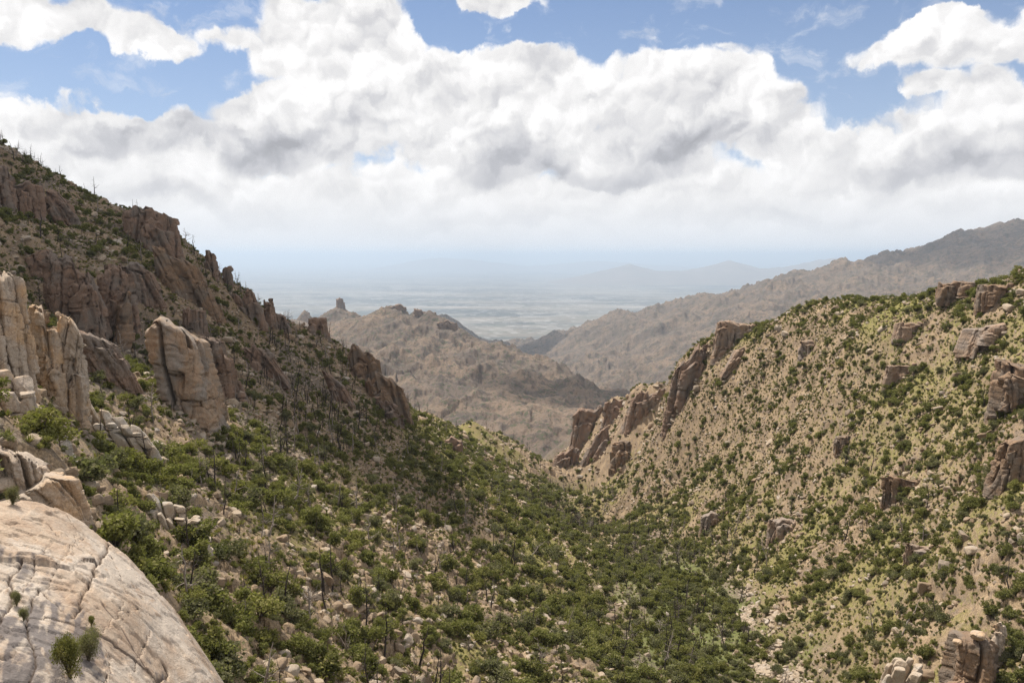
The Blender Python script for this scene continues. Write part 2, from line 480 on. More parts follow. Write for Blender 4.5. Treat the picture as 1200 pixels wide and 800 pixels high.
def detail(x, y, h, sh, rk, straw, dead):
    """adds the ledges, boulders and gullies; returns height, rockiness"""
    r = np.hypot(x, y)
    near = 1 - sstep(r, 900, 1300)
    far = 1 - near
    rk = rk * near
    m = sstep(fbm(x, y, 38, 4, 5) + (rk - 0.42) * 1.1, -0.05, 0.35) * near
    fade = sstep(r, 12, 60)
    add = fbm(x, y, 70, 3, 1) * 3.0 * sstep(r, 60, 250) + fbm(x, y, 16, 4, 2) * 1.0
    # jointed ledges: the slope broken in steps, stronger where rocky
    wx, wy = x + 5 * pn2(x / 21, y / 21, 41), y + 5 * pn2(x / 21, y / 21, 42)
    d1, d2, cr, ox, oy = cells(wx, wy * 0.8, 9.0, 3)
    add = add + m * ((cr - 0.45) * 1.3 + (ox * (cr - .5) + oy * (rnd01(np.floor(cr * 997), np.floor(cr * 31), 5) - .5)) * 2.6 - 0.5 * sstep(0.12 - (d2 - d1), 0, 0.12))
    d1, d2, cr, ox, oy = cells(wx + 3, wy, 3.1, 4)
    add = add + (0.25 + 0.75 * m) * ((cr - 0.4) * 1.25 + ox * (cr - .5) * 1.5 - 0.45 * sstep(0.14 - (d2 - d1), 0, 0.14)) * sstep(rk + m, 0.3, 0.9)
    d1, d2, cr, ox, oy = cells(x, y, 1.15, 6)
    add = add + (0.3 + 0.7 * m) * (np.maximum(cr - 0.35, 0) * 0.7 - 0.1) * (1 - sstep(r, 300, 500))
    add = add + fbm(x, y, 1.4, 3, 9) * 0.22
    add = add * near * fade
    # creek bed of pale boulders keeps low
    # far ridges: ribbed and gullied granite
    if far.max() > 0:
        k = sstep(r, 1000, 2200)
        w1 = fbm(x, y, 900, 3, 21) * 200
        w2 = fbm(x, y, 900, 3, 22) * 200
        g = fbm(x + w1, y + w2, 620, 7, 23, 0.56, ridged=True)
        g2 = fbm(x + w2 * .5, y * 0.6 + w1 * .5, 170, 6, 27, 0.58, ridged=True)
        blk = sstep(fbm(x, y, 420, 4, 31), 0.0, 0.35)
        e1, e2, er, eox, eoy = cells(x + 20 * pn2(x / 80, y / 80, 8), y * 0.7 + 20 * pn2(x / 80, y / 80, 9), 46.0, 33)
        amp = 0.45 + 0.55 * sstep(r, 1300, 5000)
        g0 = fbm(x + w2, y + w1, 1700, 3, 29, 0.5, ridged=True)
        fa = (g - 0.55) * 88 * amp + (g0 - .55) * 90 * sstep(r, 3500, 6000) + (g2 - 0.5) * 40 + blk * ((er - .6) * 30 - 9 * sstep(0.12 - (e2 - e1), 0, .12))
        fa = fa - 24 * sstep(r, 2200, 2700) + (fbm(x + w1 * .7, y + w2 * .7, 1050, 3, 37, .5, ridged=True) - .5) * 55 * sstep(r, 1500, 2200)
        fa = fa * np.clip((h + 1330) / 250, 0, 1)
        add = add + far * k * fa
        add = add + far * (1 - k) * (g2 - .2) * 12
        # the cone under the lone thimble of rock, and the sharper tops of the far peaks
        for px_, py_, Y_, sl in ((397, 357, 3600, .62), (441, 363, 3100, .5), (458, 357, 2950, .6), (470, 361, 2900, .8), (489, 361, 2850, .7), (503, 362, 2820, .7), (345, 372, 3900, .9), (357, 362, 3900, 1.1), (520, 371, 2780, .6), (540, 384, 2700, .6), (522, 367, 6400, .6),
                                 (1172, 259, 6900, .42), (1130, 272, 6800, .5), (1085, 287, 6700, .5), (988, 308, 6150, .5), (960, 318, 5900, .5), (900, 325, 5700, .5), (860, 340, 5500, .6), (700, 376, 6300, .5), (650, 386, 7000, .5)):
            cx, cy_, cz = at(px_, py_, Y_)
            dd = np.hypot(x - cx, y - cy_) * (1 + .25 * g2)
            add = np.where(far > .9, np.maximum(h + add, cz - dd * sl - 6 * (er - .3) * sstep(dd, 20, 80)) - h, add)
    return h + add, m


def polar_rows():
    segs = [(13, 60, 110), (60, 500, 720), (500, 1000, 190), (1000, 4200, 320), (4200, 16000, 240)]
    rr = []
    for a, b, n in segs:
        rr.append(np.exp(np.linspace(math.log(a), math.log(b), n, endpoint=False)))
    return np.concatenate(rr)


AZ_MAX, N_AZ = math.radians(41), 1150
AZS = np.linspace(-AZ_MAX, AZ_MAX, N_AZ)
RR = polar_rows()
NR = len(RR)


def lerp_axis(a, idx, axis):
    i = np.clip(np.floor(idx).astype(int), 0, a.shape[axis] - 2)
    t = np.clip(idx - i, 0, 1)
    sh = [1] * a.ndim
    sh[axis] = -1
    t = t.reshape(sh)
    return np.take(a, i, axis) * (1 - t) + np.take(a, i + 1, axis) * t


def build_grid():
    """the near and far relief on one bearing-by-distance grid"""
    step_a, step_r = 5, 5
    ca = np.linspace(0, N_AZ - 1, N_AZ // step_a + 1)
    cr = np.linspace(0, NR - 1, NR // step_r + 1)
    A, R = np.meshgrid(np.interp(ca, range(N_AZ), AZS), np.interp(cr, range(NR), RR), indexing='ij')
    coarse = base_cover(R * np.sin(A), R * np.cos(A))
    ia = np.interp(np.arange(N_AZ), ca, range(len(ca)))
    ir = np.interp(np.arange(NR), cr, range(len(cr)))
    full = [lerp_axis(lerp_axis(c, ia, 0), ir, 1) for c in coarse]
    A, R = np.meshgrid(AZS, RR, indexing='ij')
    X, Y = R * np.sin(A), R * np.cos(A)
    h, sh, rk, straw, dead = full
    parts = [[], []]
    for k in range(0, N_AZ, 230):               # in strips, to keep the memory small
        s_ = slice(k, k + 230)
        o = detail(X[s_], Y[s_], h[s_], sh[s_], rk[s_], straw[s_], dead[s_])
        parts[0].append(o[0]); parts[1].append(o[1])
    return X, Y, np.concatenate(parts[0]), np.concatenate(parts[1]), sh, rk, straw, dead


GX, GY, GH, GM, GS, GRK, GST, GD = build_grid()
LOGR = np.log(RR)


def g_index(x, y):
    a = (np.arctan2(x, y) + AZ_MAX) / (2 * AZ_MAX) * (N_AZ - 1)
    r = np.interp(np.log(np.maximum(np.hypot(x, y), 1)), LOGR, np.arange(NR))
    return a, r


def g_at(G, x, y):
    a, r = g_index(np.asarray(x, float), np.asarray(y, float))
    i = np.clip(np.floor(a).astype(int), 0, N_AZ - 2); j = np.clip(np.floor(r).astype(int), 0, NR - 2)
    s, t = np.clip(a - i, 0, 1), np.clip(r - j, 0, 1)
    return (G[i, j] * (1 - s) + G[i + 1, j] * s) * (1 - t) + (G[i, j + 1] * (1 - s) + G[i + 1, j + 1] * s) * t


TAN = GH / RR[None, :]
HORIZON = np.maximum.accumulate(TAN, axis=1)      # how high the nearer ground reaches along each bearing


def seen(x, y, z):
    """True where a point stands clear of the nearer ground"""
    a, r = g_index(x, y)
    i = np.clip(np.round(a).astype(int), 0, N_AZ - 1); j = np.clip(np.floor(r).astype(int) - 2, 0, NR - 1)
    return z / np.hypot(x, y) >= HORIZON[i, j] - 1e-4


def hit(px, py):
    """where a viewing ray first meets the ground"""
    x, y, z = ray(px, py)
    a = math.atan2(x, y)
    i = int(round((a + AZ_MAX) / (2 * AZ_MAX) * (N_AZ - 1)))
    i = min(max(i, 0), N_AZ - 1)
    t = z / math.hypot(x, y)
    j = int(np.searchsorted(HORIZON[i], t))
    j = min(j, NR - 1)
    r = RR[j]
    return r * math.sin(a), r * math.cos(a), r * t

# ------------------------------------------------------------------ materials
def new_mat(name):
    m = bpy.data.materials.new(name)
    m.use_nodes = True
    return m, NT(m.node_tree)


def finish(N, col, rough=0.9, normal=None, spec=0.2):
    b = N.n('ShaderNodeBsdfPrincipled')
    N.put(b.inputs['Base Color'], col)
    N.put(b.inputs['Roughness'], rough)
    b.inputs['Specular IOR Level'].default_value = spec
    if normal is not None:
        N.l(normal, b.inputs['Normal'])
    o = N.n('ShaderNodeOutputMaterial')
    N.l(b.outputs[0], o.inputs[0])


def bump(N, h, strength=0.5, dist=0.1, chain=None):
    b = N.n('ShaderNodeBump')
    b.inputs['Strength'].default_value = strength
    b.inputs['Distance'].default_value = dist
    N.put(b.inputs['Height'], h)
    if chain is not None:
        N.l(chain, b.inputs['Normal'])
    return b.outputs[0]


def rock_mat(name, base, warm, grey, size=1.0, stain=0.5, lichen=0.2, cracks=True):
    """jointed granite: buff body, rusty patches, grey weathering, dark water stains, lichen"""
    m, N = new_mat(name)
    P = N.n('ShaderNodeTexCoord').outputs['Object']
    inf = N.n('ShaderNodeObjectInfo')
    P = N.v('ADD', P, N.xyz(N.m('MULTIPLY', inf.outputs['Random'], 71.0), 0.0, 0.0))
    big = N.noise(P, 0.16 / size, 4, 0.6)
    mid = N.noise(P, 0.7 / size, 6, 0.62, 0.4)
    fine = N.noise(P, 7.0 / size, 5, 0.65)
    col = N.mix(N.step(mid, 0.36, 0.66), base, warm)
    col = N.mix(N.step(big, 0.45, 0.62, 0, 0.75), col, grey)
    # stains run down the faces
    st = N.noise(N.v('MULTIPLY', P, (1.0, 1.0, 0.16)), 1.3 / size, 5, 0.65, 0.5)
    col = N.mix(N.m('MULTIPLY', N.step(st, 0.56, 0.70), stain), col, (0.075, 0.062, 0.055, 1))
    li = N.noise(P, 2.6 / size, 5, 0.7)
    col = N.mix(N.m('MULTIPLY', N.step(li, 0.60, 0.68), lichen), col, (0.22, 0.22, 0.10, 1))
    col = N.mix(N.step(fine, 0.3, 0.7), N.v('SCALE', col, scale=0.78), N.v('SCALE', col, scale=1.16))
    h = N.m('ADD', N.m('MULTIPLY', mid, 1.5), N.m('MULTIPLY', fine, 0.4))
    nrm = bump(N, h, 0.7, 0.35 * size)
    if cracks:
        cp = N.v('ADD', N.v('MULTIPLY', P, (1.0, 1.0, 0.55)), N.v('SCALE', N.noise(P, 0.9 / size, 3, 0.5, color=True), scale=0.9 * size))
        c = N.voro(cp, 0.42 / size, 'DISTANCE_TO_EDGE')
        nrm = bump(N, N.step(c, 0.0, 0.04), 0.45, 0.2 * size, nrm)
        col = N.mix(N.m('MULTIPLY', N.step(c, 0.0, 0.014, 0.5, 0.0), N.step(mid, .45, .6)), col, (0.09, 0.07, 0.055, 1))
    finish(N, col, 0.92, nrm)
    return m


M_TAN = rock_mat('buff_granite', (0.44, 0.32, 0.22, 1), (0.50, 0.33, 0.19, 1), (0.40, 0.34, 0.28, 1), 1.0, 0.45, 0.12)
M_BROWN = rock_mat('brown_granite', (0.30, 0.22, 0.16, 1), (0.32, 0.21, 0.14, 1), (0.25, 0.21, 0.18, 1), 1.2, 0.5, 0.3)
M_LEFT = rock_mat('shaded_granite', (0.225, 0.158, 0.118, 1), (0.25, 0.16, 0.11, 1), (0.19, 0.16, 0.135, 1), 1.2, 0.6, 0.25)  # redder brown granite, darkened to carry some of the left mountain's shade
M_DARK = rock_mat('dark_granite', (0.205, 0.142, 0.098, 1), (0.26, 0.165, 0.10, 1), (0.18, 0.148, 0.12, 1), 1.0, 0.5, 0.25)  # the darkest brown of the granites
M_PALE = rock_mat('pale_granite', (0.42, 0.345, 0.265, 1), (0.40, 0.305, 0.215, 1), (0.43, 0.385, 0.33, 1), 0.7, 0.25, 0.08)
M_PROW = rock_mat('orange_granite', (0.33, 0.245, 0.175, 1), (0.36, 0.24, 0.155, 1), (0.25, 0.225, 0.20, 1), 1.0, 0.4, 0.15)
M_FAR = rock_mat('distant_granite', (0.24, 0.175, 0.13, 1), (0.27, 0.18, 0.12, 1), (0.20, 0.165, 0.14, 1), 14.0, 0.3, 0.1)


def terrain_mat():
    m, N = new_mat('canyon_ground')
    g = N.n('ShaderNodeNewGeometry')
    P = g.outputs['Position']
    nz = N.sep(g.outputs['True Normal'])[2]
    def attr(n):
        return N.n('ShaderNodeAttribute', attribute_name=n).outputs['Fac']
    rock, straw, green, dist = attr('rock'), attr('straw'), attr('green'), attr('far')
    n40 = N.noise(P, 1 / 26.0, 4, 0.6)
    n8 = N.noise(P, 1 / 7.0, 5, 0.65, 0.3)
    n1 = N.noise(P, 1.1, 5, 0.7)
    n03 = N.noise(P, 4.5, 3, 0.6)
    soil = N.mix(N.step(n1, .32, .68), (0.27, 0.195, 0.108, 1), (0.145, 0.108, 0.06, 1))
    burnt = N.mix(N.step(n1, .32, .68), (0.235, 0.18, 0.135, 1), (0.11, 0.088, 0.07, 1))
    soil = N.mix(N.step(straw, 0.2, 0.5), burnt, soil)
    grass = N.mix(N.step(n1, .3, .7), (0.105, 0.104, 0.034, 1), (0.275, 0.232, 0.086, 1))
    herb = N.mix(n1, (0.085, 0.105, 0.03, 1), (0.17, 0.18, 0.055, 1))
    granite = N.mix(N.step(n8, 0.35, 0.65), (0.33, 0.24, 0.15, 1), (0.20, 0.145, 0.095, 1))
    granite = N.mix(N.step(N.noise(P, 0.45, 5, 0.7), 0.5, 0.62, 0, .55), granite, (0.19, 0.15, 0.125, 1))
    a = N.m('ADD', straw, N.m('MULTIPLY', N.m('SUBTRACT', N.m('ADD', N.m('MULTIPLY', n8, .5), N.m('MULTIPLY', n1, .5)), 0.5), 2.4))
    col = N.mix(N.step(a, 0.22, 0.62), soil, grass)
    b = N.m('ADD', green, N.m('MULTIPLY', N.m('SUBTRACT', N.m('ADD', N.m('MULTIPLY', n40, .6), N.m('MULTIPLY', n1, .5)), 0.55), 2.6))
    col = N.mix(N.step(b, 0.45, 0.85, 0, 0.85), col, herb)
    steep = N.step(nz, 0.74, 0.52)
    rk = N.m('MAXIMUM', N.step(N.m('ADD', rock, N.m('MULTIPLY', N.m('SUBTRACT', n1, .5), 1.2)), 0.45, 0.75), steep)
    col = N.mix(rk, col, granite)
    # low scrub seen from kilometres away: dark specks on buff granite hills
    fn = N.noise(P, 1 / 170.0, 6, 0.6, 0.5)
    fn2 = N.noise(P, 1 / 30.0, 6, 0.68)
    hill = N.mix(N.step(fn, 0.38, 0.62), (0.20, 0.145, 0.105, 1), (0.135, 0.105, 0.085, 1))
    hill = N.mix(N.step(fn2, 0.47, 0.60, 0, .75), hill, (0.075, 0.062, 0.056, 1))
    spk = N.voro(P, 1 / 13.0)
    spk2 = N.voro(P, 1 / 6.5)
    sd = N.m('MULTIPLY', N.step(N.m('ADD', spk, N.m('MULTIPLY', N.m('SUBTRACT', 0.55, fn2), 1.2)), 0.42, 0.30), 0.8)
    sd2 = N.m('MULTIPLY', N.step(spk2, 0.36, 0.26), 0.5)
    hill = N.mix(N.m('MAXIMUM', sd, sd2), hill, (0.075, 0.078, 0.045, 1))
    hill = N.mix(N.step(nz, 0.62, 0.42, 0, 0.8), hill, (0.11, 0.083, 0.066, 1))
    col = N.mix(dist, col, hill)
    col = N.mix(N.step(n03, 0.38, 0.62), N.v('SCALE', col, scale=0.68), N.v('SCALE', col, scale=1.16))
    h = N.m('ADD', N.m('MULTIPLY', n1, 0.5), N.m('MULTIPLY', n03, 0.15))
    nrm = bump(N, h, 0.6, 0.5)
    nrm = bump(N, N.m('MULTIPLY', fn2, dist), 0.6, 14.0, nrm)
    finish(N, col, 0.95, nrm, 0.1)
    return m


def leaf_mat(name, c1, c2, c3, scale=3.0):
    m, N = new_mat(name)
    inf = N.n('ShaderNodeObjectInfo').outputs['Random']
    P = N.n('ShaderNodeTexCoord').outputs['Object']
    n = N.noise(P, scale, 2, 0.5)
    col = N.mix(N.step(inf, 0.1, 0.9), c1, c2)
    col = N.mix(N.step(n, 0.42, 0.68), col, c3)
    d = N.n('ShaderNodeBsdfDiffuse')
    N.put(d.inputs[0], col)
    t = N.n('ShaderNodeBsdfTranslucent')
    N.put(t.inputs[0], N.v('MULTIPLY', col, (1.1, 1.25, 0.6)))
    mx = N.n('ShaderNodeMixShader')
    mx.inputs[0].default_value = 0.36
    N.l(d.outputs[0], mx.inputs[1]); N.l(t.outputs[0], mx.inputs[2])
    o = N.n('ShaderNodeOutputMaterial')
    N.l(mx.outputs[0], o.inputs[0])
    return m


M_LEAF = leaf_mat('evergreen_leaf', (0.105, 0.105, 0.038, 1), (0.195, 0.185, 0.066, 1), (0.28, 0.255, 0.10, 1))
M_LEAF2 = leaf_mat('grey_green_leaf', (0.115, 0.115, 0.062, 1), (0.19, 0.18, 0.10, 1), (0.24, 0.22, 0.125, 1))
M_LEAF3 = leaf_mat('fresh_green_leaf', (0.120, 0.122, 0.042, 1), (0.180, 0.176, 0.064, 1), (0.245, 0.232, 0.095, 1))
M_TUFT = leaf_mat('bunch_grass', (0.20, 0.175, 0.06, 1), (0.13, 0.135, 0.042, 1), (0.33, 0.27, 0.11, 1))
M_TWIG = leaf_mat('grey_twig', (0.17, 0.135, 0.115, 1), (0.26, 0.22, 0.19, 1), (0.20, 0.165, 0.14, 1))


def bark_mat(name, c1, c2):
    m, N = new_mat(name)
    P = N.n('ShaderNodeTexCoord').outputs['Object']
    n = N.noise(N.v('MULTIPLY', P, (1, 1, .2)), 20.0, 4, 0.6)
    m2 = N.noise(P, 3.0, 3, 0.6)
    col = N.mix(N.step(N.m('ADD', N.m('MULTIPLY', n, .5), N.m('MULTIPLY', m2, .5)), 0.4, 0.62), c1, c2)
    finish(N, col, 0.9, bump(N, n, 0.5, 0.02))
    return m


M_CHAR = bark_mat('charred_wood', (0.030, 0.024, 0.021, 1), (0.085, 0.066, 0.055, 1))
M_GREYWOOD = bark_mat('weathered_wood', (0.20, 0.16, 0.13, 1), (0.36, 0.31, 0.27, 1))
M_BARK = bark_mat('live_bark', (0.08, 0.06, 0.045, 1), (0.14, 0.11, 0.085, 1))


def slab_mat():
    m, N = new_mat('slab_granite')
    P = N.n('ShaderNodeNewGeometry').outputs['Position']
    crk = N.n('ShaderNodeAttribute', attribute_name='crack').outputs['Fac']
    stn = N.n('ShaderNodeAttribute', attribute_name='stain').outputs['Fac']
    big = N.noise(P, 0.22, 4, 0.6)
    mid = N.noise(P, 0.9, 7, 0.65, 0.6)
    fine = N.noise(P, 9.0, 6, 0.7)
    grain = N.noise(P, 34.0, 3, 0.6)
    col = N.mix(N.step(mid, 0.38, 0.64), (0.41, 0.315, 0.232, 1), (0.35, 0.252, 0.178, 1))
    col = N.mix(N.step(big, 0.46, 0.62, 0, .9), col, (0.46, 0.39, 0.32, 1))
    col = N.mix(N.step(N.noise(P, 0.45, 6, 0.7, 0.6), 0.54, 0.66, 0, .6), col, (0.33, 0.235, 0.165, 1))
    col = N.mix(N.step(N.noise(P, 5.5, 5, 0.75), 0.58, 0.63, 0, .5), col, (0.20, 0.185, 0.15, 1))
    col = N.mix(N.step(N.noise(P, 1.7, 6, 0.7), 0.57, 0.68, 0, .55), col, (0.42, 0.27, 0.165, 1))
    col = N.mix(N.step(N.noise(P, 2.8, 6, 0.75, 0.8), 0.60, 0.66, 0, .5), col, (0.22, 0.175, 0.14, 1))
    s = N.m('ADD', stn, N.m('MULTIPLY', N.m('SUBTRACT', N.noise(P, 2.2, 6, .7), .5), 1.1))
    col = N.mix(N.step(s, 0.40, 0.75, 0, .82), col, (0.115, 0.10, 0.098, 1))
    col = N.mix(N.step(crk, 0.25, 0.8, 0, .85), col, (0.085, 0.06, 0.045, 1))
    col = N.mix(N.step(fine, 0.3, 0.7), N.v('SCALE', col, scale=0.84), N.v('SCALE', col, scale=1.12))
    col = N.mix(N.step(grain, 0.35, 0.7), N.v('SCALE', col, scale=0.93), N.v('SCALE', col, scale=1.06))
    h = N.m('ADD', N.m('ADD', N.m('MULTIPLY', mid, 0.5), N.m('MULTIPLY', fine, 0.12)), N.m('MULTIPLY', grain, 0.02))
    finish(N, col, 0.88, bump(N, h, 0.8, 0.35), 0.25)
    return m


def plain_mat():
    """desert basin with the grid of a large town, washes, farm fields and bare ground"""
    m, N = new_mat('desert_plain')
    P = N.n('ShaderNodeNewGeometry').outputs['Position']
    Q = N.v('MULTIPLY', P, (0.001, 0.001, 0.0))
    a = N.noise(N.v('MULTIPLY', Q, (0.5, 1.4, 1)), 0.35, 5, 0.6)
    b = N.noise(Q, 2.2, 5, 0.65)
    col = N.mix(N.step(a, 0.42, 0.58), (0.06, 0.06, 0.05, 1), (0.17, 0.145, 0.11, 1))
    col = N.mix(N.step(b, 0.5, 0.62, 0, .7), col, (0.085, 0.09, 0.06, 1))
    bl = N.n('ShaderNodeTexVoronoi', feature='F1', distance='CHEBYCHEV')
    N.l(Q, bl.inputs['Vector']); bl.inputs['Scale'].default_value = 1.6
    c = N.sep(bl.outputs['Color'])[0]
    col = N.mix(N.step(c, 0.72, 0.80, 0, .3), col, (0.36, 0.33, 0.29, 1))
    v = N.voro(Q, 9.0, out='Color')
    col = N.mix(N.step(N.sep(v)[1], 0.86, 0.90, 0, .4), col, (0.45, 0.43, 0.40, 1))
    st = N.noise(N.v('MULTIPLY', Q, (0.25, 1.6, 1)), 0.5, 3, 0.5)
    col = N.mix(N.step(st, 0.60, 0.66, 0, .6), col, (0.33, 0.285, 0.24, 1))
    finish(N, col, 0.95, None, 0.1)
    return m


def hill_mat():
    m, N = new_mat('distant_hill')
    P = N.n('ShaderNodeNewGeometry').outputs['Position']
    n = N.noise(P, 1 / 900.0, 6, 0.65)
    finish(N, N.mix(n, (0.10, 0.085, 0.065, 1), (0.26, 0.20, 0.15, 1)), 0.95, None, 0.1)
    return m

# ------------------------------------------------------------------ mesh helpers
COL = sc.collection


def mesh_from(name, verts, faces, mats, mat_idx=None, smooth=False):
    """faces: (n, 3) or (n, 4) array"""
    me = bpy.data.meshes.new(name)
    verts = np.asarray(verts, np.float32); faces = np.asarray(faces, np.int32)
    me.vertices.add(len(verts)); me.vertices.foreach_set('co', verts.ravel())
    k = faces.shape[1]
    me.loops.add(faces.size); me.loops.foreach_set('vertex_index', faces.ravel())
    me.polygons.add(len(faces))
    me.polygons.foreach_set('loop_start', np.arange(0, faces.size, k, dtype=np.int32))
    if mat_idx is not None:
        me.polygons.foreach_set('material_index', np.asarray(mat_idx, np.int32))
    if smooth:
        me.polygons.foreach_set('use_smooth', np.ones(len(faces), bool))
    for m in (mats if isinstance(mats, (list, tuple)) else [mats]):
        me.materials.append(m)
    me.update(calc_edges=True)
    return me


def link(name, data, parent=None, loc=None, rot=None, scale=None):
    o = bpy.data.objects.new(name, data)
    COL.objects.link(o)
    if parent is not None:
        o.parent = parent
    if loc is not None:
        o.location = loc
    if rot is not None:
        o.rotation_euler = rot
    if scale is not None:
        o.scale = scale if hasattr(scale, '__len__') else (scale,) * 3
    return o


def tag(o, label=None, cat=None, group=None, kind=None):
    for k, v in (('label', label), ('category', cat), ('group', group), ('kind', kind)):
        if v:
            o[k] = v
    return o


def add_attr(me, name, vals):
    a = me.attributes.new(name, 'FLOAT', 'POINT')
    a.data.foreach_set('value', np.asarray(vals, np.float32).ravel())


def grid_faces(n, m):
    i = np.arange(n * m).reshape(n, m)
    return np.stack([i[:-1, :-1], i[1:, :-1], i[1:, 1:], i[:-1, 1:]], -1).reshape(-1, 4)


# ------------------------------------------------------------------ the setting
GREEN = np.clip(GS * 0.5 - 0.12 - GST * 0.25, 0, 1)
me = mesh_from('terrain', np.stack([GX, GY, GH], -1).reshape(-1, 3), grid_faces(N_AZ, NR), terrain_mat())
RADII = np.broadcast_to(RR[None, :], GX.shape)
add_attr(me, 'rock', GM); add_attr(me, 'straw', GST); add_attr(me, 'green', GREEN)
add_attr(me, 'far', sstep(RADII, 850, 1350))
terrain = tag(link('terrain', me), 'brush dotted canyon slopes and bare granite ridges falling to a desert basin', kind='structure')

# the basin floor, out to the horizon
nA, nR = 220, 60
A, R = np.meshgrid(np.radians(np.linspace(-75, 75, nA)), np.exp(np.linspace(math.log(5000), math.log(170000), nR)), indexing='ij')
Z = -1245 + 8 * fbm(R * np.sin(A), R * np.cos(A), 9000, 3, 51)
me = mesh_from('desert_plain', np.stack([R * np.sin(A), R * np.cos(A), Z], -1).reshape(-1, 3), grid_faces(nA, nR), plain_mat(), smooth=True)
tag(link('desert_plain', me), 'wide desert basin with a hazy town spread over its floor', kind='structure')


def far_range(name, prof, Y, thick, seed, label):
    """a real range of hills standing on the plain: crest profile given by bearing and height"""
    xs = np.array([at(px, py, Y)[0] for px, py in prof]); zs = np.array([at(px, py, Y)[2] for px, py in prof])
    nx, ny = 420, 60
    X = np.linspace(xs[0], xs[-1], nx); V = np.linspace(-1, 1, ny)
    XX, VV = np.meshgrid(X, V, indexing='ij')
    crest = np.interp(X, xs, zs)[:, None] + 1300
    wob = fbm(XX, VV * thick, thick * 1.2, 5, seed, ridged=True)
    zz = crest * np.clip(1 - np.abs(VV) ** 1.2 * 1.05, -0.1, 1) * (0.86 + 0.25 * wob) - 1300
    me = mesh_from(name, np.stack([XX, Y + VV * thick + 300 * wob, zz], -1).reshape(-1, 3), grid_faces(nx, ny), hill_mat(), smooth=True)
    tag(link(name, me), label, kind='structure')


far_range('mountains', [(640, 331), (665, 326), (690, 321), (712, 317), (728, 312.5), (738, 310), (752, 314), (770, 318), (800, 317), (828, 313), (845, 309), (858, 305.5), (872, 308), (890, 313), (930, 309), (960, 306), (985, 304), (1010, 308), (1060, 312), (1100, 318)],
          38000, 4200, 61, 'pale blue hills with two rounded peaks beyond the basin')
far_range('mountains', [(400, 322), (440, 314), (480, 306), (515, 302), (545, 303), (580, 308), (620, 312), (660, 309), (700, 306), (740, 308), (800, 312)],
          72000, 6500, 62, 'faint broad mountains almost lost in the haze on the horizon')

# the air: one closed box of even, thin haze round everything
HAZE = 3.8e-5
m, N = new_mat('haze')
pv_ = N.n('ShaderNodeVolumePrincipled')
pv_.inputs['Color'].default_value = (0.71, 0.845, 1.0, 1)
pv_.inputs['Density'].default_value = HAZE
pv_.inputs['Density Attribute'].default_value = ''
pv_.inputs['Temperature Attribute'].default_value = '' if 'Temperature Attribute' in pv_.inputs else ''
pv_.inputs['Anisotropy'].default_value = 0.25
N.l(pv_.outputs[0], N.n('ShaderNodeOutputMaterial').inputs['Volume'])
m.cycles.homogeneous_volume = True
hx0, hx1, hy0, hy1, hz0, hz1 = -175000, 175000, -3000, 176000, -1420, float(GH.max()) + 12
hv = [(x, y, z) for x in (hx0, hx1) for y in (hy0, hy1) for z in (hz0, hz1)]
hf = [(0, 1, 3, 2), (4, 6, 7, 5), (0, 4, 5, 1), (2, 3, 7, 6), (0, 2, 6, 4), (1, 5, 7, 3)]
tag(link('haze', mesh_from('haze', hv, hf, m)), 'pale even haze lying over the basin and the ridges', kind='stuff')


# cumulus overhead and ahead, above the frame: they throw the cloud shadows on the left mountain and the far ridges
def vol_mat(density):
    m, N = new_mat('cloud_vapour')
    s = N.n('ShaderNodeVolumeScatter')
    s.inputs['Color'].default_value = (1, 1, 1, 1)
    s.inputs['Density'].default_value = density
    N.l(s.outputs[0], N.n('ShaderNodeOutputMaterial').inputs['Volume'])
    m.cycles.homogeneous_volume = True
    return m


def cloud(target, alt, sx, sy, sz, dens, seed, rot=0.0):
    k = alt / SUN_DIR.z
    c = Vector(target) + SUN_DIR * k
    n = 20
    u = np.linspace(0, 2 * math.pi, 49)[:-1]; v = np.linspace(0.02, math.pi - 0.02, n)
    U, V = np.meshgrid(u, v, indexing='ij')
    x, y, z = np.sin(V) * np.cos(U), np.sin(V) * np.sin(U), np.cos(V)
    b = 1 + 0.32 * pn2(x * 1.7 + seed, y * 1.7 + z) + 0.18 * pn2(x * 4 + seed, y * 4 - z * 3)
    P = np.stack([x * b * sx, y * b * sy, np.where(z < 0, z * 0.35, z) * b * sz], -1).reshape(-1, 3)
    i = np.arange(48 * n).reshape(48, n)
    j = np.roll(i, -1, 0)
    f = np.stack([i[:, :-1], i[:, 1:], j[:, 1:], j[:, :-1]], -1).reshape(-1, 4)
    caps = [[i[a, 0], i[(a + 1) % 48, 0], i[(a + 2) % 48, 0], i[0, 0]] for a in ()]
    top = len(P); P = np.vstack([P, [P[i[:, 0]].mean(0)], [P[i[:, -1]].mean(0)]])
    tri = np.array([[top, i[a, 0], i[(a + 1) % 48, 0], i[(a + 1) % 48, 0]] for a in range(48)] + [[top + 1, i[(a + 1) % 48, -1], i[a, -1], i[a, -1]] for a in range(48)])
    bm_v = P.tolist(); fs = [tuple(q) for q in f] + [tuple(q[:3]) for q in tri]
    me = bpy.data.meshes.new('cloud'); me.from_pydata(bm_v, [], fs); me.materials.append(vol_mat(dens))
    return tag(link('cloud', me, loc=c, rot=(0, 0, rot)), kind='stuff', label='white cumulus cloud high above the canyon')


cloud((-168, 318, 0), 1500, 108, 135, 60, 0.09, 1.0, 0.45)
cloud((160, 1950, -400), 1500, 260, 230, 80, 0.012, 3.0)
cloud((3500, 6200, 100), 3200, 900, 1500, 420, 0.0020, 4.0)
cloud((-100, 6600, -1000), 5400, 700, 900, 420, 0.004, 6.0)

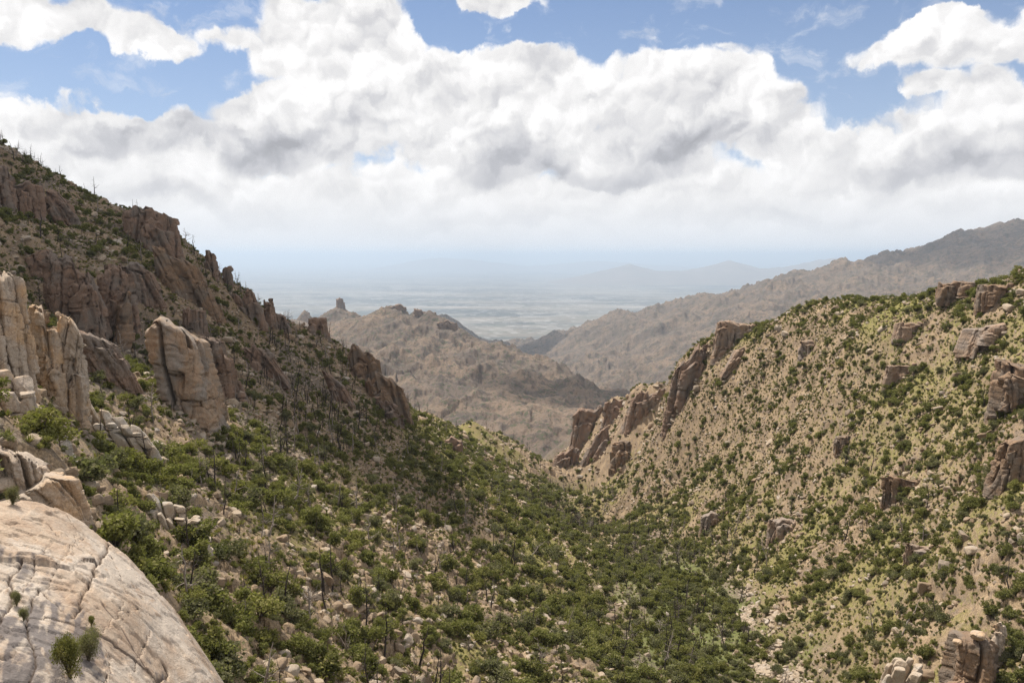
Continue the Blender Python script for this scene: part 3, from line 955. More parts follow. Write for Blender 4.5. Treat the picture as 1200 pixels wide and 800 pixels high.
# ------------------------------------------------------------------ granite: slab, outcrops, boulders
def cube_sphere(n):
    t = np.linspace(-1, 1, n)
    a, b = np.meshgrid(t, t, indexing='ij')
    o = np.ones_like(a)
    P, Fs = [], []
    base = grid_faces(n, n)
    for k, (p, flip) in enumerate([((o, a, b), 0), ((-o, a, b), 1), ((a, o, b), 1), ((a, -o, b), 0), ((a, b, o), 0), ((a, b, -o), 1)]):
        P.append(np.stack(p, -1).reshape(-1, 3))
        f = base + k * n * n
        Fs.append(f[:, ::-1] if flip else f)
    return np.concatenate(P), np.concatenate(Fs)


CS = {}


def noise3(p, s, seed):
    return (pn2(p[:, 0] / s + p[:, 2] / s * .37, p[:, 1] / s, seed) + pn2(p[:, 1] / s, p[:, 2] / s + 5, seed + 1) + pn2(p[:, 2] / s + 9, p[:, 0] / s, seed + 2)) / 1.7


def block(w, d, h, rng, n=8, k=6.0, chips=5, rough=0.05, taper=0.0):
    """one weathered granite block, jointed faces with rounded arrises; stands on z = 0"""
    if n not in CS:
        CS[n] = cube_sphere(n)
    p, f = CS[n]
    p = np.sign(p) * np.abs(p) ** 1.0
    q = p / (np.abs(p) ** k).sum(1, keepdims=True) ** (1 / k)
    for _ in range(chips):
        nrm = rng.normal(size=3); nrm /= np.linalg.norm(nrm)
        lim = rng.uniform(0.72, 1.1)
        e = q @ nrm - lim
        q = q - np.maximum(e, 0)[:, None] * nrm
    sc_ = (w * d * h) ** (1 / 3)
    v = q * np.array([w, d, h]) / 2
    if taper:
        t = (q[:, 2:3] + 1) / 2
        v[:, :2] *= 1 - taper * t
    sd = int(rng.integers(0, 9999))
    off = noise3(v + sd, sc_ * 0.5, sd) * rough * sc_ + noise3(v + sd, sc_ * 0.17, sd + 5) * rough * 0.45 * sc_
    v = v + q * off[:, None]
    v[:, 2] += h / 2
    return v, f


def mass(W, D, H, sunk, prof, rng, colw, m_px, jag=0.3, taper=0.18, seg=1.6):
    """a continuous wall of granite: jointed, fluted faces and a broken top that follows the profile"""
    nth = int(np.clip(2.4 * (W + D) * m_px / 1.6, 40, 300)); nt = int(np.clip((H + sunk) * m_px / 1.5, 14, 150))
    th = np.linspace(0, 2 * math.pi, nth, endpoint=False)
    ncap = 6
    t = np.concatenate([np.linspace(0, 1, nt), np.ones(ncap)])
    capk = np.concatenate([np.ones(nt), np.linspace(.85, 0, ncap)])
    TH, T = np.meshgrid(th, t, indexing='ij')
    CK = np.broadcast_to(capk[None, :], TH.shape)
    c, s = np.cos(TH), np.sin(TH)
    e = 0.62
    X = W / 2 * np.sign(c) * np.abs(c) ** e
    Yv = D / 2 * np.sign(s) * np.abs(s) ** e
    sd = int(rng.integers(0, 9000))
    shrink = 1 - taper * T ** 1.5
    X, Yv = X * shrink, Yv * shrink * CK
    # top line: the profile broken into separate columns
    col = joints(X / colw * 1.2, Yv / colw * .4 + 3, sd, 1.0)
    col = .65 * col[2] + .35 * col[3]
    hh = H * np.interp(X[:, :], np.linspace(-W / 2, W / 2, len(prof)), prof) * (1 - jag * col) * (1 + 0.04 * pn2(X / colw * 3, Yv / colw * 3, sd))
    hh = hh * (0.94 + 0.06 * np.sqrt(np.clip(1 - CK, 0, 1)))
    Z = -sunk + T * (hh + sunk)
    V = np.stack([X, Yv, Z], -1)
    nrm = np.stack([c / W, s / D, 0 * c], -1); nrm /= np.linalg.norm(nrm, axis=-1, keepdims=True)
    arc = np.where(np.abs(s) ** e * D > 0, X + np.sign(s) * 37 * colw + Yv * .8, X)
    wz = Z + 0.35 * colw * pn2(arc / colw / 2, Z / colw / 3, sd + 3)
    wa = arc + 0.20 * colw * pn2(arc / colw, Z / colw / 3.5, sd + 4) + rng.uniform(-.25, .25) * Z
    eu, ev, rc, rb, ou = joints(wa / colw, wz / colw, sd + 5, 4.2)
    fu, fv, fc, fr, fo = joints(wa / colw * 2.3 + .3 * rb, wz / colw * 2.3, sd + 6, seg)
    dsp = colw * ((rc - .5) * .80 + (rb - .5) * .34 + ou * (rb - .5) * 1.1 - .55 * sstep(.11 - eu, 0, .11) - .22 * sstep(.07 - ev, 0, .07)
                  + (fr - .5) * .17 + fo * (fr - .5) * .5 - .10 * sstep(.08 - fu, 0, .08) - .07 * sstep(.08 - fv, 0, .08))
    dsp = dsp + colw * .05 * pn2(arc / colw * 2.3, Z / colw * 2.3, sd + 7) + colw * .05 * pn2(arc / colw * 7, Z / colw * 7, sd + 8)
    V = V + nrm * (dsp * np.minimum(1, CK * 1.2))[..., None]
    n, m = TH.shape
    i = np.arange(n * m).reshape(n, m); jx = np.roll(i, -1, 0)
    f = np.stack([i[:, :-1], jx[:, :-1], jx[:, 1:], i[:, 1:]], -1).reshape(-1, 4)
    return V.reshape(-1, 3), f


def rotz(v, a):
    c, s = math.cos(a), math.sin(a)
    return np.stack([v[:, 0] * c - v[:, 1] * s, v[:, 0] * s + v[:, 1] * c, v[:, 2]], 1)


def join(parts):
    V, Fc, k = [], [], 0
    for v, f in parts:
        V.append(v); Fc.append(f + k); k += len(v)
    return np.concatenate(V), np.concatenate(Fc)


def lean_block(v, rng):
    """a few degrees out of plumb"""
    v = v.copy()
    v[:, 0] += (v[:, 2]) * rng.normal(0, .05)
    v[:, 1] += (v[:, 2]) * rng.normal(0, .04)
    v[:, 2] += v[:, 0] * rng.normal(0, .09)
    return v


LANDMARKS = []        # short name, px, py


def outcrop(name, label, short, px0, px1, ytop, ybase, mat=None, ncol=5, rows=2, segs=3, prof=None, lean=0.0, Y=None, seed=1, depth=0.9,
            k=6.0, gap=0.0, style=None, jag=0.3, cat='rock outcrop', rough=0.05, tilt=0.0, sink=0.3, taper=0.12, chips=5):
    """a stand of jointed granite columns or blocks, merged rock mass = one object.
       px0..px1, ytop..ybase: where the photograph shows it; its distance is that of the ground at its foot"""
    mat = mat or M_BROWN
    rng = np.random.default_rng(seed)
    pxc = (px0 + px1) / 2
    if Y is None:
        yb = ybase
        while hit(pxc, yb)[1] > 1000:
            yb += 3
        Y = hit(pxc, yb)[1]
    style = style or ('blocks' if mat is M_PALE else 'mass')
    a, b = at(px0, ybase, Y), at(px1, ybase, Y)
    W = b[0] - a[0]
    z0 = at(pxc, ybase, Y)[2]; z1 = at(pxc, ytop, Y)[2]
    H = z1 - z0
    m_px = 1200 * F / Y
    prof = prof or [0.8, 1.0, 0.8]
    parts = []
    cw = W / ncol
    yaw = -math.atan2((a[0] + b[0]) / 2, Y)
    share = rng.uniform(.55, 1.5, (rows, ncol)); share /= share.sum(1, keepdims=True)
    cen = np.cumsum(share, 1) - share / 2
    dep = cw * rng.uniform(0.9, 1.2) * depth * rows
    def ground(xl, yl):
        return float(g_at(GH, (a[0] + b[0]) / 2 + xl * math.cos(yaw), Y + dep * .3 + yl + xl * math.sin(yaw)))
    far_off = Y > 1000
    if style == 'mass':
        cwid = W / ncol
        todo = [(0.0, 0.0, W, dep, 1.0, prof)]
        for q in range(0 if far_off else int(rows)):
            w_ = W * rng.uniform(.3, .55); x_ = rng.uniform(-.5, .5) * (W - w_)
            hq = float(np.interp(x_, np.linspace(-W / 2, W / 2, len(prof)), prof)) * rng.uniform(.45, .85)
            todo.append((x_, -dep * rng.uniform(.35, .6), w_, dep * rng.uniform(.5, .8), hq, [.7, 1, .9]))
        for x_, y_, w_, d_, hq, pr in todo:
            low_ = min(ground(x_ + sx * w_ / 2, y_ - d_ / 2) for sx in (-1, 0, 1)) if not far_off else z0
            v, f = mass(w_, d_, H * hq, max(.12 * H, z0 - low_ + .08 * H), pr, rng, cwid * rng.uniform(.8, 1.1), m_px, jag, taper, 2.8)
            v[:, 0] += x_ + v[:, 2] * lean
            v[:, 1] += y_ + v[:, 2] * tilt
            parts.append((v, f))
        for q in range(0 if far_off else 5):
            s_ = cwid * rng.uniform(.25, .6); x_ = rng.uniform(-.42, .42) * W; y_ = -dep * rng.uniform(.3, .6)
            v, f = block(s_ * 1.3, s_, s_ * rng.uniform(.5, 1), rng, int(np.clip(s_ * m_px / 2, 4, 14)), rng.uniform(3, 8), 6, .06)
            v = rotz(lean_block(v, rng), rng.uniform(0, 3))
            v += (x_, y_, ground(x_, y_) - z0 - s_ * .2)
            parts.append((v, f))
    for r in range(rows if style == 'blocks' else 0):
        for c in range(ncol):
            t = cen[r, c]
            hh = H * np.interp(t, np.linspace(0, 1, len(prof)), prof) * rng.uniform(0.86, 1.0)
            if r == 0 and rows > 1:
                hh *= rng.uniform(0.55, 0.92)
            w = W * share[r, c] * rng.uniform(1.05, 1.25) * (1 - gap)
            d = dep / rows * rng.uniform(0.95, 1.35)
            ns = max(1, int(round(segs * rng.uniform(0.7, 1.3))))
            cuts = np.sort(rng.uniform(0.12, 0.95, ns - 1)) if ns > 1 else np.array([])
            cuts = np.concatenate([[0], cuts, [1]])
            xl, yl = -W / 2 + W * t, (r - (rows - 1) / 2) * dep / rows + dep * .3
            gz = float(g_at(GH, (a[0] + b[0]) / 2 + xl * math.cos(yaw) - yl * math.sin(yaw) * 0, Y + yl + xl * math.sin(yaw)))
            sunk = max(H * sink * .5, z0 - gz + 0.12 * H)
            hb = hh + sunk
            ang = rng.uniform(-.25, .25)
            for s in range(ns):
                lo, hi = cuts[s] * hb, cuts[s + 1] * hb
                sh = 1 - taper * (lo / hb)
                npx = max(w, hi - lo) * m_px
                n = int(np.clip(npx / 2.0, 5, 30))
                v, f = block(w * sh * rng.uniform(.93, 1.05), d * sh * rng.uniform(.93, 1.05), (hi - lo) * 1.04, rng, n, k * rng.uniform(.6, 1.3), chips, rough, 0.06)
                v = rotz(v, ang + rng.uniform(-.12, .12))
                v = lean_block(v, rng)
                v[:, 2] += lo - sunk
                x = -W / 2 + W * t + rng.uniform(-.05, .05) * w
                v[:, 0] += x + (v[:, 2]) * lean
                v[:, 1] += (r - (rows - 1) / 2) * dep / rows + v[:, 2] * tilt + rng.uniform(-.05, .05) * w
                parts.append((v, f))
    v, f = join(parts)
    o = link(name, mesh_from(name, v, f, mat), loc=((a[0] + b[0]) / 2, Y + dep * 0.3, z0), rot=(0, 0, yaw))
    tag(o, label, cat)
    LANDMARKS.append((short, pxc, (ytop + ybase) / 2))
    return o, (Y, W, H, dep)


# the big pale slab that bulges into the lower left corner
SLAB_PIX = [(0, 588, 41), (60, 597, 42), (122, 642, 41), (172, 698, 39), (196, 752, 37), (212, 800, 35.5), (0, 700, 31.5), (100, 700, 34), (100, 800, 28.5), (0, 800, 26), (160, 790, 32.5), (-150, 590, 37), (-150, 800, 23), (50, 650, 36.5),
            (240, 1000, 28), (170, 900, 28), (0, 900, 22), (150, 720, 35.5), (-300, 560, 33), (-300, 900, 17)]
SX = [at(*p) for p in SLAB_PIX]
out = []
for i in (0, 1, 2, 3, 4, 5, 14):
    x, y, z = SX[i]
    dx, dy = (0.25, 0.97) if i < 2 else ((0.6, 0.8) if i < 4 else (0.9, 0.43))
    for q, dzz in ((1.6, 1.5), (3.5, 5.0), (6.5, 11.0)):
        out.append((x + dx * q, y + dy * q, z - dzz - 0.05 * q))
SLAB = solve(SX + out, 1.0)
gx = np.linspace(-46, -3, 760); gy = np.linspace(15, 50, 640)
X, Y = np.meshgrid(gx, gy, indexing='ij')
Z = surf(SLAB, X, Y)
Z = Z + fbm(X, Y, 9, 3, 71) * 0.45 + fbm(X, Y, 2.6, 4, 72) * 0.13 + fbm(X, Y, 0.7, 3, 73) * 0.03
# joints: sheets of rock broken along two directions
c_, s_ = math.cos(math.radians(38)), math.sin(math.radians(38))
U_, V_ = X * c_ + Y * s_, -X * s_ + Y * c_
U_ = U_ + 0.9 * fbm(X, Y, 4, 3, 74); V_ = V_ + 0.6 * fbm(X, Y, 5, 3, 75)
d1, d2, cr, ox, oy = cells(U_ / 2.6, V_, 3.0, 76)
Z = Z + (cr - 0.5) * 0.16 + ox * (cr - .5) * 0.55 + oy * (cr - .5) * .25
crack = 0.8 * sstep(0.03 - (d2 - d1), 0, 0.03) * sstep(fbm(X, Y, 3, 3, 77), -0.2, 0.15)
d1, d2, cr, ox, oy = cells(U_ / 3.4 + 4, V_ * 1.1, 1.1, 78)
# sheets of rock flaked off along curved edges
q = (fbm(X, Y * .8, 8, 4, 190) + 0.25 * fbm(X, Y, 1.2, 3, 191)) * 5.5
fr_ = q - np.floor(q)
Z = Z + 0.11 * (np.floor(q) + sstep(fr_, .93, 1.0) * 1.0) * 1.0
flake = sstep(fr_, .90, .95) * sstep(1.0 - fr_, 0, .03)
crack = np.maximum(crack, .18 * flake)
# long thin parallel joints, with the rock a little lower on one side
wv = .12 * fbm(X, Y, 2.5, 4, 181)
L1, L2 = X * .93 + Y * .37 + wv, -X * .37 + Y * .93 + wv
eu, ev, rc, rb, ou = joints(L2 / 0.85 + 3, L1 / 0.85, 177, 5.0)
Z = Z + (rc - .5) * 0.07 + (rb - .5) * .06 + ou * (rb - .5) * .16 + fbm(X, Y, .35, 3, 182) * .03
fm = sstep(fbm(X + 9, Y, 4, 3, 178), -.1, .2)
hair = np.maximum(sstep(.028 - eu, 0, .028), .7 * sstep(.03 - ev, 0, .03)) * fm
crack = np.maximum(crack, .75 * hair)
part2 = sstep(fbm(X, Y, 6, 3, 79), 0.05, 0.3)
Z = Z + (cr - 0.5) * 0.07 * part2
crack = np.maximum(crack, 0.6 * part2 * sstep(0.04 - (d2 - d1), 0, 0.04) * sstep(fbm(X, Y, 1.5, 2, 80), -0.1, 0.2))


def on_slab(px, py):
    d = ray(px, py)
    for y in np.arange(16, 52, 0.1):
        if d[2] * y < surf(SLAB, np.array([d[0] * y]), np.array([y]))[0]:
            return d[0] * y, y
    return d[0] * 44, 44


JOINTS = [([(84, 726), (95, 702), (108, 680), (122, 655), (128, 640)], 0.11, 0.45), ([(20, 705), (34, 680), (52, 655), (62, 646)], 0.05, 0.15), ([(35, 800), (42, 772), (30, 740), (36, 715), (46, 690), (60, 706), (72, 722)], 0.08, 0.3),
          ([(120, 745), (136, 724), (146, 708)], 0.05, .12), ([(155, 782), (170, 752), (176, 735)], 0.06, .15), ([(0, 735), (14, 700), (10, 680), (26, 664)], 0.10, .3), ([(128, 650), (150, 700), (200, 770)], 0.03, .06),
          ([(0, 612), (30, 612), (58, 618), (70, 640)], 0.05, .1), ([(180, 800), (196, 785), (190, 775)], 0.12, .5), ([(55, 690), (75, 660), (100, 630)], .035, .08), ([(105, 745), (130, 770), (125, 800)], .05, .15), ([(70, 600), (90, 625), (84, 660)], .03, .08), ([(140, 735), (160, 712)], .04, .1)]
for pts, wid, dep_ in JOINTS:
    q = [on_slab(*p) for p in pts]
    wx = X + 0.16 * fbm(X, Y, .8, 3, 82); wy = Y + 0.16 * fbm(X, Y, .8, 3, 83)
    best = np.full(X.shape, 99.0)
    for (x0, y0), (x1, y1) in zip(q[:-1], q[1:]):
        L2 = (x1 - x0) ** 2 + (y1 - y0) ** 2 + 1e-9
        t = np.clip(((wx - x0) * (x1 - x0) + (wy - y0) * (y1 - y0)) / L2, 0, 1)
        best = np.minimum(best, np.hypot(wx - x0 - t * (x1 - x0), wy - y0 - t * (y1 - y0)))
    g = sstep(wid * 0.9 - best, 0, wid * .8)
    Z = Z - g * dep_ * 0.45
    crack = np.maximum(crack, g)
Z = Z - crack * 0.06
# water stains: streaks that run down the fall line in two places
stain = np.zeros(X.shape)
for px, py, ln, wd, am in [(20, 660, 2.6, 3.2, .65), (58, 745, 3.0, 2.4, 1.3), (5, 780, 3.0, 2.2, 1.2), (55, 690, 1.2, 1.6, .6), (105, 690, 1.3, .9, .4), (30, 690, 1.4, 1.2, .7), (150, 760, 1.0, .8, .4), (190, 790, .8, .8, .8), (72, 715, 1.2, 1.0, .6)]:
    x0, y0 = on_slab(px, py)
    du, dv = (X - x0) * .35 - (Y - y0) * .94, (X - x0) * .94 + (Y - y0) * .35
    str_ = 0.75 + 0.7 * pn2(dv / 0.3 + .8 * pn2(du / 1.2, dv / 1.2, 87), du / 2.2, 88)
    stain = np.maximum(stain, am * np.exp(-(du / ln) ** 2 - (dv / wd) ** 2) * np.clip(str_, 0, 1.2))
edge = np.minimum(np.minimum(X - gx[0], gx[-1] - X), np.minimum(Y - gy[0], gy[-1] - Y))
Z = Z - 25 * sstep(1.5 - edge, 0, 1.5)
me = mesh_from('granite_slab', np.stack([X, Y, Z], -1).reshape(-1, 3), grid_faces(len(gx), len(gy)), slab_mat(), smooth=True)
add_attr(me, 'crack', crack); add_attr(me, 'stain', stain)
SLAB_Z = Z
tag(link('granite_slab', me), 'huge smooth pale granite slab with long cracks and dark water stains', 'rock slab')
LANDMARKS.append(('huge pale slab', 110, 700))


def slab_height(x, y):
    i = int(np.clip((x - gx[0]) / (gx[1] - gx[0]), 0, len(gx) - 1)); j = int(np.clip((y - gy[0]) / (gy[1] - gy[0]), 0, len(gy) - 1))
    return SLAB_Z[i, j]


O = outcrop
O('rock_tower', 'sunlit buff granite tower with a rounded top at the left edge', 'sunlit edge tower', -45, 22, 287, 440, M_TAN, 3, 2, 3, [1, 1, .97, .9], Y=92, seed=11, lean=-0.05, cat='rock tower', sink=.5, k=5, taper=.05)
O('rock_pillar', 'flat topped buff pillar, the left one of the close pair of pillars', 'left twin pillar', 46, 66, 352, 478, M_TAN, 1, 2, 2, [1, 1], Y=110, seed=12, cat='rock pillar', rough=.04, taper=.02, lean=-.03)
O('rock_pillar', 'cracked sunlit pillar with a stack of loose flat stones down its edge', 'right twin pillar', 66, 96, 350, 482, M_TAN, 2, 2, 5, [1, .9, .62], Y=111, seed=13, cat='rock pillar', rough=.06, lean=.04)
O('rock_pillar', 'short thin buff pillar tucked against the left twin pillar', 'short thin pillar', 34, 47, 380, 470, M_TAN, 1, 2, 2, [1], Y=112, seed=14, cat='rock pillar')
O('rock_stack', 'stack of squared pink granite blocks above the pale slab', 'squared block stack', -30, 30, 430, 505, M_TAN, 3, 2, 4, [.9, 1, 1, .7], Y=74, seed=15, style='blocks', cat='rock stack', k=8)
O('rock_outcrop', 'long smooth granite ribs sloping down right from the squared block stack', 'sloping ribs', 20, 70, 455, 520, M_PALE, 3, 2, 2, [1, .8, .35], Y=76, seed=16, lean=-.2, style='mass', jag=.2)
O('rock_outcrop', 'broad lumpy tan rock mass just above the pale slab', 'lumpy rock mass', -60, 62, 505, 606, M_TAN, 3, 2, 1, [1.05, 1.0, .75, .45], Y=58, seed=17, style='mass', jag=.15, lean=-.2, sink=.6)
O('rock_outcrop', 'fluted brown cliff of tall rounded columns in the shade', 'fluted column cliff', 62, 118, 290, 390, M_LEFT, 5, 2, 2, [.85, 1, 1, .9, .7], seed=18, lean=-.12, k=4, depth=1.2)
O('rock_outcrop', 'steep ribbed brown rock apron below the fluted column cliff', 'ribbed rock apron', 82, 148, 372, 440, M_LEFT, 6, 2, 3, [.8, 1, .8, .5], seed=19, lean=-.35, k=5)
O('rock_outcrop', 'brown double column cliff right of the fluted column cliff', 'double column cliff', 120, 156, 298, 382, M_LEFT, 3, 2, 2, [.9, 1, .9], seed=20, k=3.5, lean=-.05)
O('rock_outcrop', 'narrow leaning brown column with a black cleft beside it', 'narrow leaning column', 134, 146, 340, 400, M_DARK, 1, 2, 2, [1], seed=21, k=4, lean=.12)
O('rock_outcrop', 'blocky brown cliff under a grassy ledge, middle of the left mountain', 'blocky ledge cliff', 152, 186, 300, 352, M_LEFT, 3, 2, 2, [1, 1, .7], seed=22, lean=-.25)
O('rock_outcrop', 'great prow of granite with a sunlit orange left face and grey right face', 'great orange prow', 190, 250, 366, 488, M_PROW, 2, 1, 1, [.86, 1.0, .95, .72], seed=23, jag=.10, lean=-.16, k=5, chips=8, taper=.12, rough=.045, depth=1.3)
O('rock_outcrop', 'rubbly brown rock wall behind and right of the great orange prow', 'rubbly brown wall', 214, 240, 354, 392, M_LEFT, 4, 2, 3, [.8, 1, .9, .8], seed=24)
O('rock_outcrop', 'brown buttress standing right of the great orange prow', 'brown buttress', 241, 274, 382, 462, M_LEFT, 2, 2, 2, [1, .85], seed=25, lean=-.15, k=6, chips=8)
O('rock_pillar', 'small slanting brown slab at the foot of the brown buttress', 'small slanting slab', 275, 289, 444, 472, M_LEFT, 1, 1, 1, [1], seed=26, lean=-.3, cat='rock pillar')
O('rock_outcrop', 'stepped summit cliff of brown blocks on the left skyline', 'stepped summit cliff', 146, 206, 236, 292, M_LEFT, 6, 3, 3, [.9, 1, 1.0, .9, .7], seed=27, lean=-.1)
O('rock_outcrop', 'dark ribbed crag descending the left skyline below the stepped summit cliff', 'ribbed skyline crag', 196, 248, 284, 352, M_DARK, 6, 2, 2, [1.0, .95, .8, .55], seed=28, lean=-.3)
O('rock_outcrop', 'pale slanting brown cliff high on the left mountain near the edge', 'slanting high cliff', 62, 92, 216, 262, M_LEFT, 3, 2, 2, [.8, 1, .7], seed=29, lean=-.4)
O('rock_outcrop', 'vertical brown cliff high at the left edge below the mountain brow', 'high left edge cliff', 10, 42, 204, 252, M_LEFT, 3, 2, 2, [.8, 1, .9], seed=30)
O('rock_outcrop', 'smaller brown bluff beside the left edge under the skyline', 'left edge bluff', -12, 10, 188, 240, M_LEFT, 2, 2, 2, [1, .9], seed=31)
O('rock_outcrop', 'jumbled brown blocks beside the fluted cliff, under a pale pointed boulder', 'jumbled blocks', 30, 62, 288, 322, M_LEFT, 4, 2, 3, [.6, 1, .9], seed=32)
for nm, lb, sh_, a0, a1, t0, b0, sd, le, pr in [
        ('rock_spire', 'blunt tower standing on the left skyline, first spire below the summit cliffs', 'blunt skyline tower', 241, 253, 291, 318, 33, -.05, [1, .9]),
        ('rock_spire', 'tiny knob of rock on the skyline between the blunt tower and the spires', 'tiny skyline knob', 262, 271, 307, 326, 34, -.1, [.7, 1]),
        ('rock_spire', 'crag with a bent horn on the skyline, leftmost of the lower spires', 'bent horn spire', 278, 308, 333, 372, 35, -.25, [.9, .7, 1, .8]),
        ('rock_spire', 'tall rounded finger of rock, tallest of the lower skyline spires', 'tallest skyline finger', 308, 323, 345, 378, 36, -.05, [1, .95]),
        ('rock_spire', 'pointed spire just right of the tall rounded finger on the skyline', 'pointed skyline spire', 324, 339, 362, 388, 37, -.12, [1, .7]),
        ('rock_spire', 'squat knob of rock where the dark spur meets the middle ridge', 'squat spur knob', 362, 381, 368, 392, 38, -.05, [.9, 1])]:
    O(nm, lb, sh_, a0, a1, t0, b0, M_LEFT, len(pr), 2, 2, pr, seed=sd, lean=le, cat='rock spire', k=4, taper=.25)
O('rock_outcrop', 'jagged golden brown crag cresting the spur in the middle left', 'jagged golden crag', 408, 446, 400, 446, M_DARK, 5, 2, 2, [.55, 1, .95, .85, .6], seed=39, lean=-.1, chips=8)
O('rock_outcrop', 'lower brown half of the jagged crag, stepping down its right end', 'lower crag step', 436, 477, 432, 478, M_DARK, 4, 2, 3, [.7, 1, .85, .5], seed=40, lean=-.25, chips=8)
O('rock_outcrop', 'slim brown rib of rock below the jagged golden crag', 'slim crag rib', 446, 470, 458, 492, M_LEFT, 2, 1, 2, [1, .6], seed=41, lean=-.4)
O('rock_outcrop', 'sunlit brown rib left of and below the jagged golden crag', 'sunlit crag rib', 392, 412, 430, 470, M_LEFT, 3, 2, 2, [1, .8, .5], seed=42, lean=-.4)
O('rock_outcrop', 'slanting ribs of bare rock on the dark slope under the spires', 'ribs under the spires', 296, 330, 398, 440, M_LEFT, 4, 2, 2, [.8, 1, .8], seed=43, lean=-.5)
O('rock_outcrop', 'small tan ledge halfway down the sunlit spur in the middle', 'small spur ledge', 520, 542, 510, 526, M_LEFT, 4, 2, 2, [.7, 1, .6], seed=44)
O('rock_outcrop', 'broken line of pale pink blocks running down from the twin pillars', 'pale block line', 100, 168, 448, 520, M_PALE, 6, 2, 4, [1, .85, .6, .4, .2], Y=124, seed=45, lean=-.5, k=9, chips=9)
O('rock_outcrop', 'pile of rounded pale blocks among the green shrubs above the slab', 'pale block pile', 184, 242, 572, 642, M_PALE, 5, 2, 4, [.7, 1, .8, .7, .35], Y=104, seed=46, lean=-.3, k=8, chips=9)
O('rock_outcrop', 'rounded tan rock wedged behind the top of the pale slab', 'rounded wedged rock', 62, 90, 566, 606, M_TAN, 2, 2, 2, [1, .8], Y=60, seed=47, k=3)
# right-hand slope
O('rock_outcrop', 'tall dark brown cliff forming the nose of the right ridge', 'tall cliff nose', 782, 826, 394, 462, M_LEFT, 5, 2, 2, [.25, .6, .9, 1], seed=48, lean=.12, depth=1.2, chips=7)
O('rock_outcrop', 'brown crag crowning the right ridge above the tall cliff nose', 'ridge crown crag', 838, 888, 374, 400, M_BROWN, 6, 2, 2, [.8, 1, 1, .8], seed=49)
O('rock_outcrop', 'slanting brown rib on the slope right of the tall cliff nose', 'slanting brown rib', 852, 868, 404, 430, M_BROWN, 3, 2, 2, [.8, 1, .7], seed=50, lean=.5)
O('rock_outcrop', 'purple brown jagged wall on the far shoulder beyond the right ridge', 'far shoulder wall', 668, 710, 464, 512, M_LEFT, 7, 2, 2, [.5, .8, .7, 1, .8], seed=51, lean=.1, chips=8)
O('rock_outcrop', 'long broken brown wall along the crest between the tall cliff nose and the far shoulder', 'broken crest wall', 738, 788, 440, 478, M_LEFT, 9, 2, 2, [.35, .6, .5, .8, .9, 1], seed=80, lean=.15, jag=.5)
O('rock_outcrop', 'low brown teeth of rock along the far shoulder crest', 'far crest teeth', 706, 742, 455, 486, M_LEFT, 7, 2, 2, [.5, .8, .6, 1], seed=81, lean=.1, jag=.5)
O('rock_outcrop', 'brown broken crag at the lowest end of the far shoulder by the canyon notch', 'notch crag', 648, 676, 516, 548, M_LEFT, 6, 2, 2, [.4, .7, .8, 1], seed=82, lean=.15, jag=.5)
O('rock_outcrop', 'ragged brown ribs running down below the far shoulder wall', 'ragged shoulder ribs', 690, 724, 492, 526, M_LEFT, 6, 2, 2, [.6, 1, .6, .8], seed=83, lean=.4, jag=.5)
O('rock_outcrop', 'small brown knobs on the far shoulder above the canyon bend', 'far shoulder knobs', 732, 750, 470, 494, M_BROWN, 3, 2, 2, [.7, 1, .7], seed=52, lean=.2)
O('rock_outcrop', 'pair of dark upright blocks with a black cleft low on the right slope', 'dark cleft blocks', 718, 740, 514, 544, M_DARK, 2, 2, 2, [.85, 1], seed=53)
O('rock_outcrop', 'flat layered brown rock on the right skyline', 'layered skyline rock', 1104, 1142, 327, 346, M_DARK, 3, 2, 2, [.8, 1, .9], seed=54, k=5)
O('rock_outcrop', 'big square brown block near the top of the right slope', 'square skyline block', 1152, 1190, 330, 350, M_DARK, 3, 2, 1, [.8, 1, 1], seed=55, k=9)
O('rock_outcrop', 'leaning brown block pair under the big square skyline block', 'leaning block pair', 1142, 1182, 374, 400, M_BROWN, 2, 2, 1, [.55, 1], seed=56, k=8, lean=.2)
O('rock_outcrop', 'tall dark brown split block at the right edge, in shade', 'tall split block', 1170, 1215, 414, 472, M_DARK, 2, 2, 2, [1, .85], seed=57, k=9, gap=.04)
O('rock_outcrop', 'stepped dark crag at the right edge below the tall split block', 'stepped edge crag', 1168, 1220, 500, 555, M_DARK, 4, 2, 3, [.45, .8, 1, 1], seed=58, k=7)
O('rock_outcrop', 'small upright brown rock alone in the middle of the right slope', 'lone upright rock', 980, 995, 506, 526, M_DARK, 2, 2, 2, [.7, 1], seed=59, k=4)
O('rock_outcrop', 'long dark ledge crossing the right slope left of the edge crag', 'long dark ledge', 1036, 1100, 558, 572, M_DARK, 8, 1, 2, [.8, 1, .7, .9, .5], seed=60)
O('rock_outcrop', 'reddish rock knuckle high on the right slope', 'reddish knuckle', 938, 962, 396, 408, M_BROWN, 4, 2, 2, [.6, 1, .7], seed=61)
O('rock_outcrop', 'low tan ledge high on the middle of the right slope', 'low tan ledge', 1040, 1080, 425, 440, M_BROWN, 5, 1, 2, [.8, 1, .8], seed=62)
O('rock_outcrop', 'reddish rubbly outcrop low on the left part of the right slope', 'reddish rubbly outcrop', 822, 856, 598, 614, M_BROWN, 6, 2, 3, [.5, 1, .8, .5], seed=63)
O('rock_outcrop', 'jointed rock band above the trees in the centre of the right slope', 'jointed rock band', 900, 942, 606, 622, M_BROWN, 6, 2, 3, [.7, .9, 1, .5], seed=64)
O('rock_outcrop', 'pale rounded boulders heaped beside the lower trees on the right', 'heaped pale boulders', 1042, 1078, 780, 800, M_PALE, 3, 3, 1, [.6, 1, .7], Y=132, seed=65, style='blocks', k=9, chips=9, lean=.3)
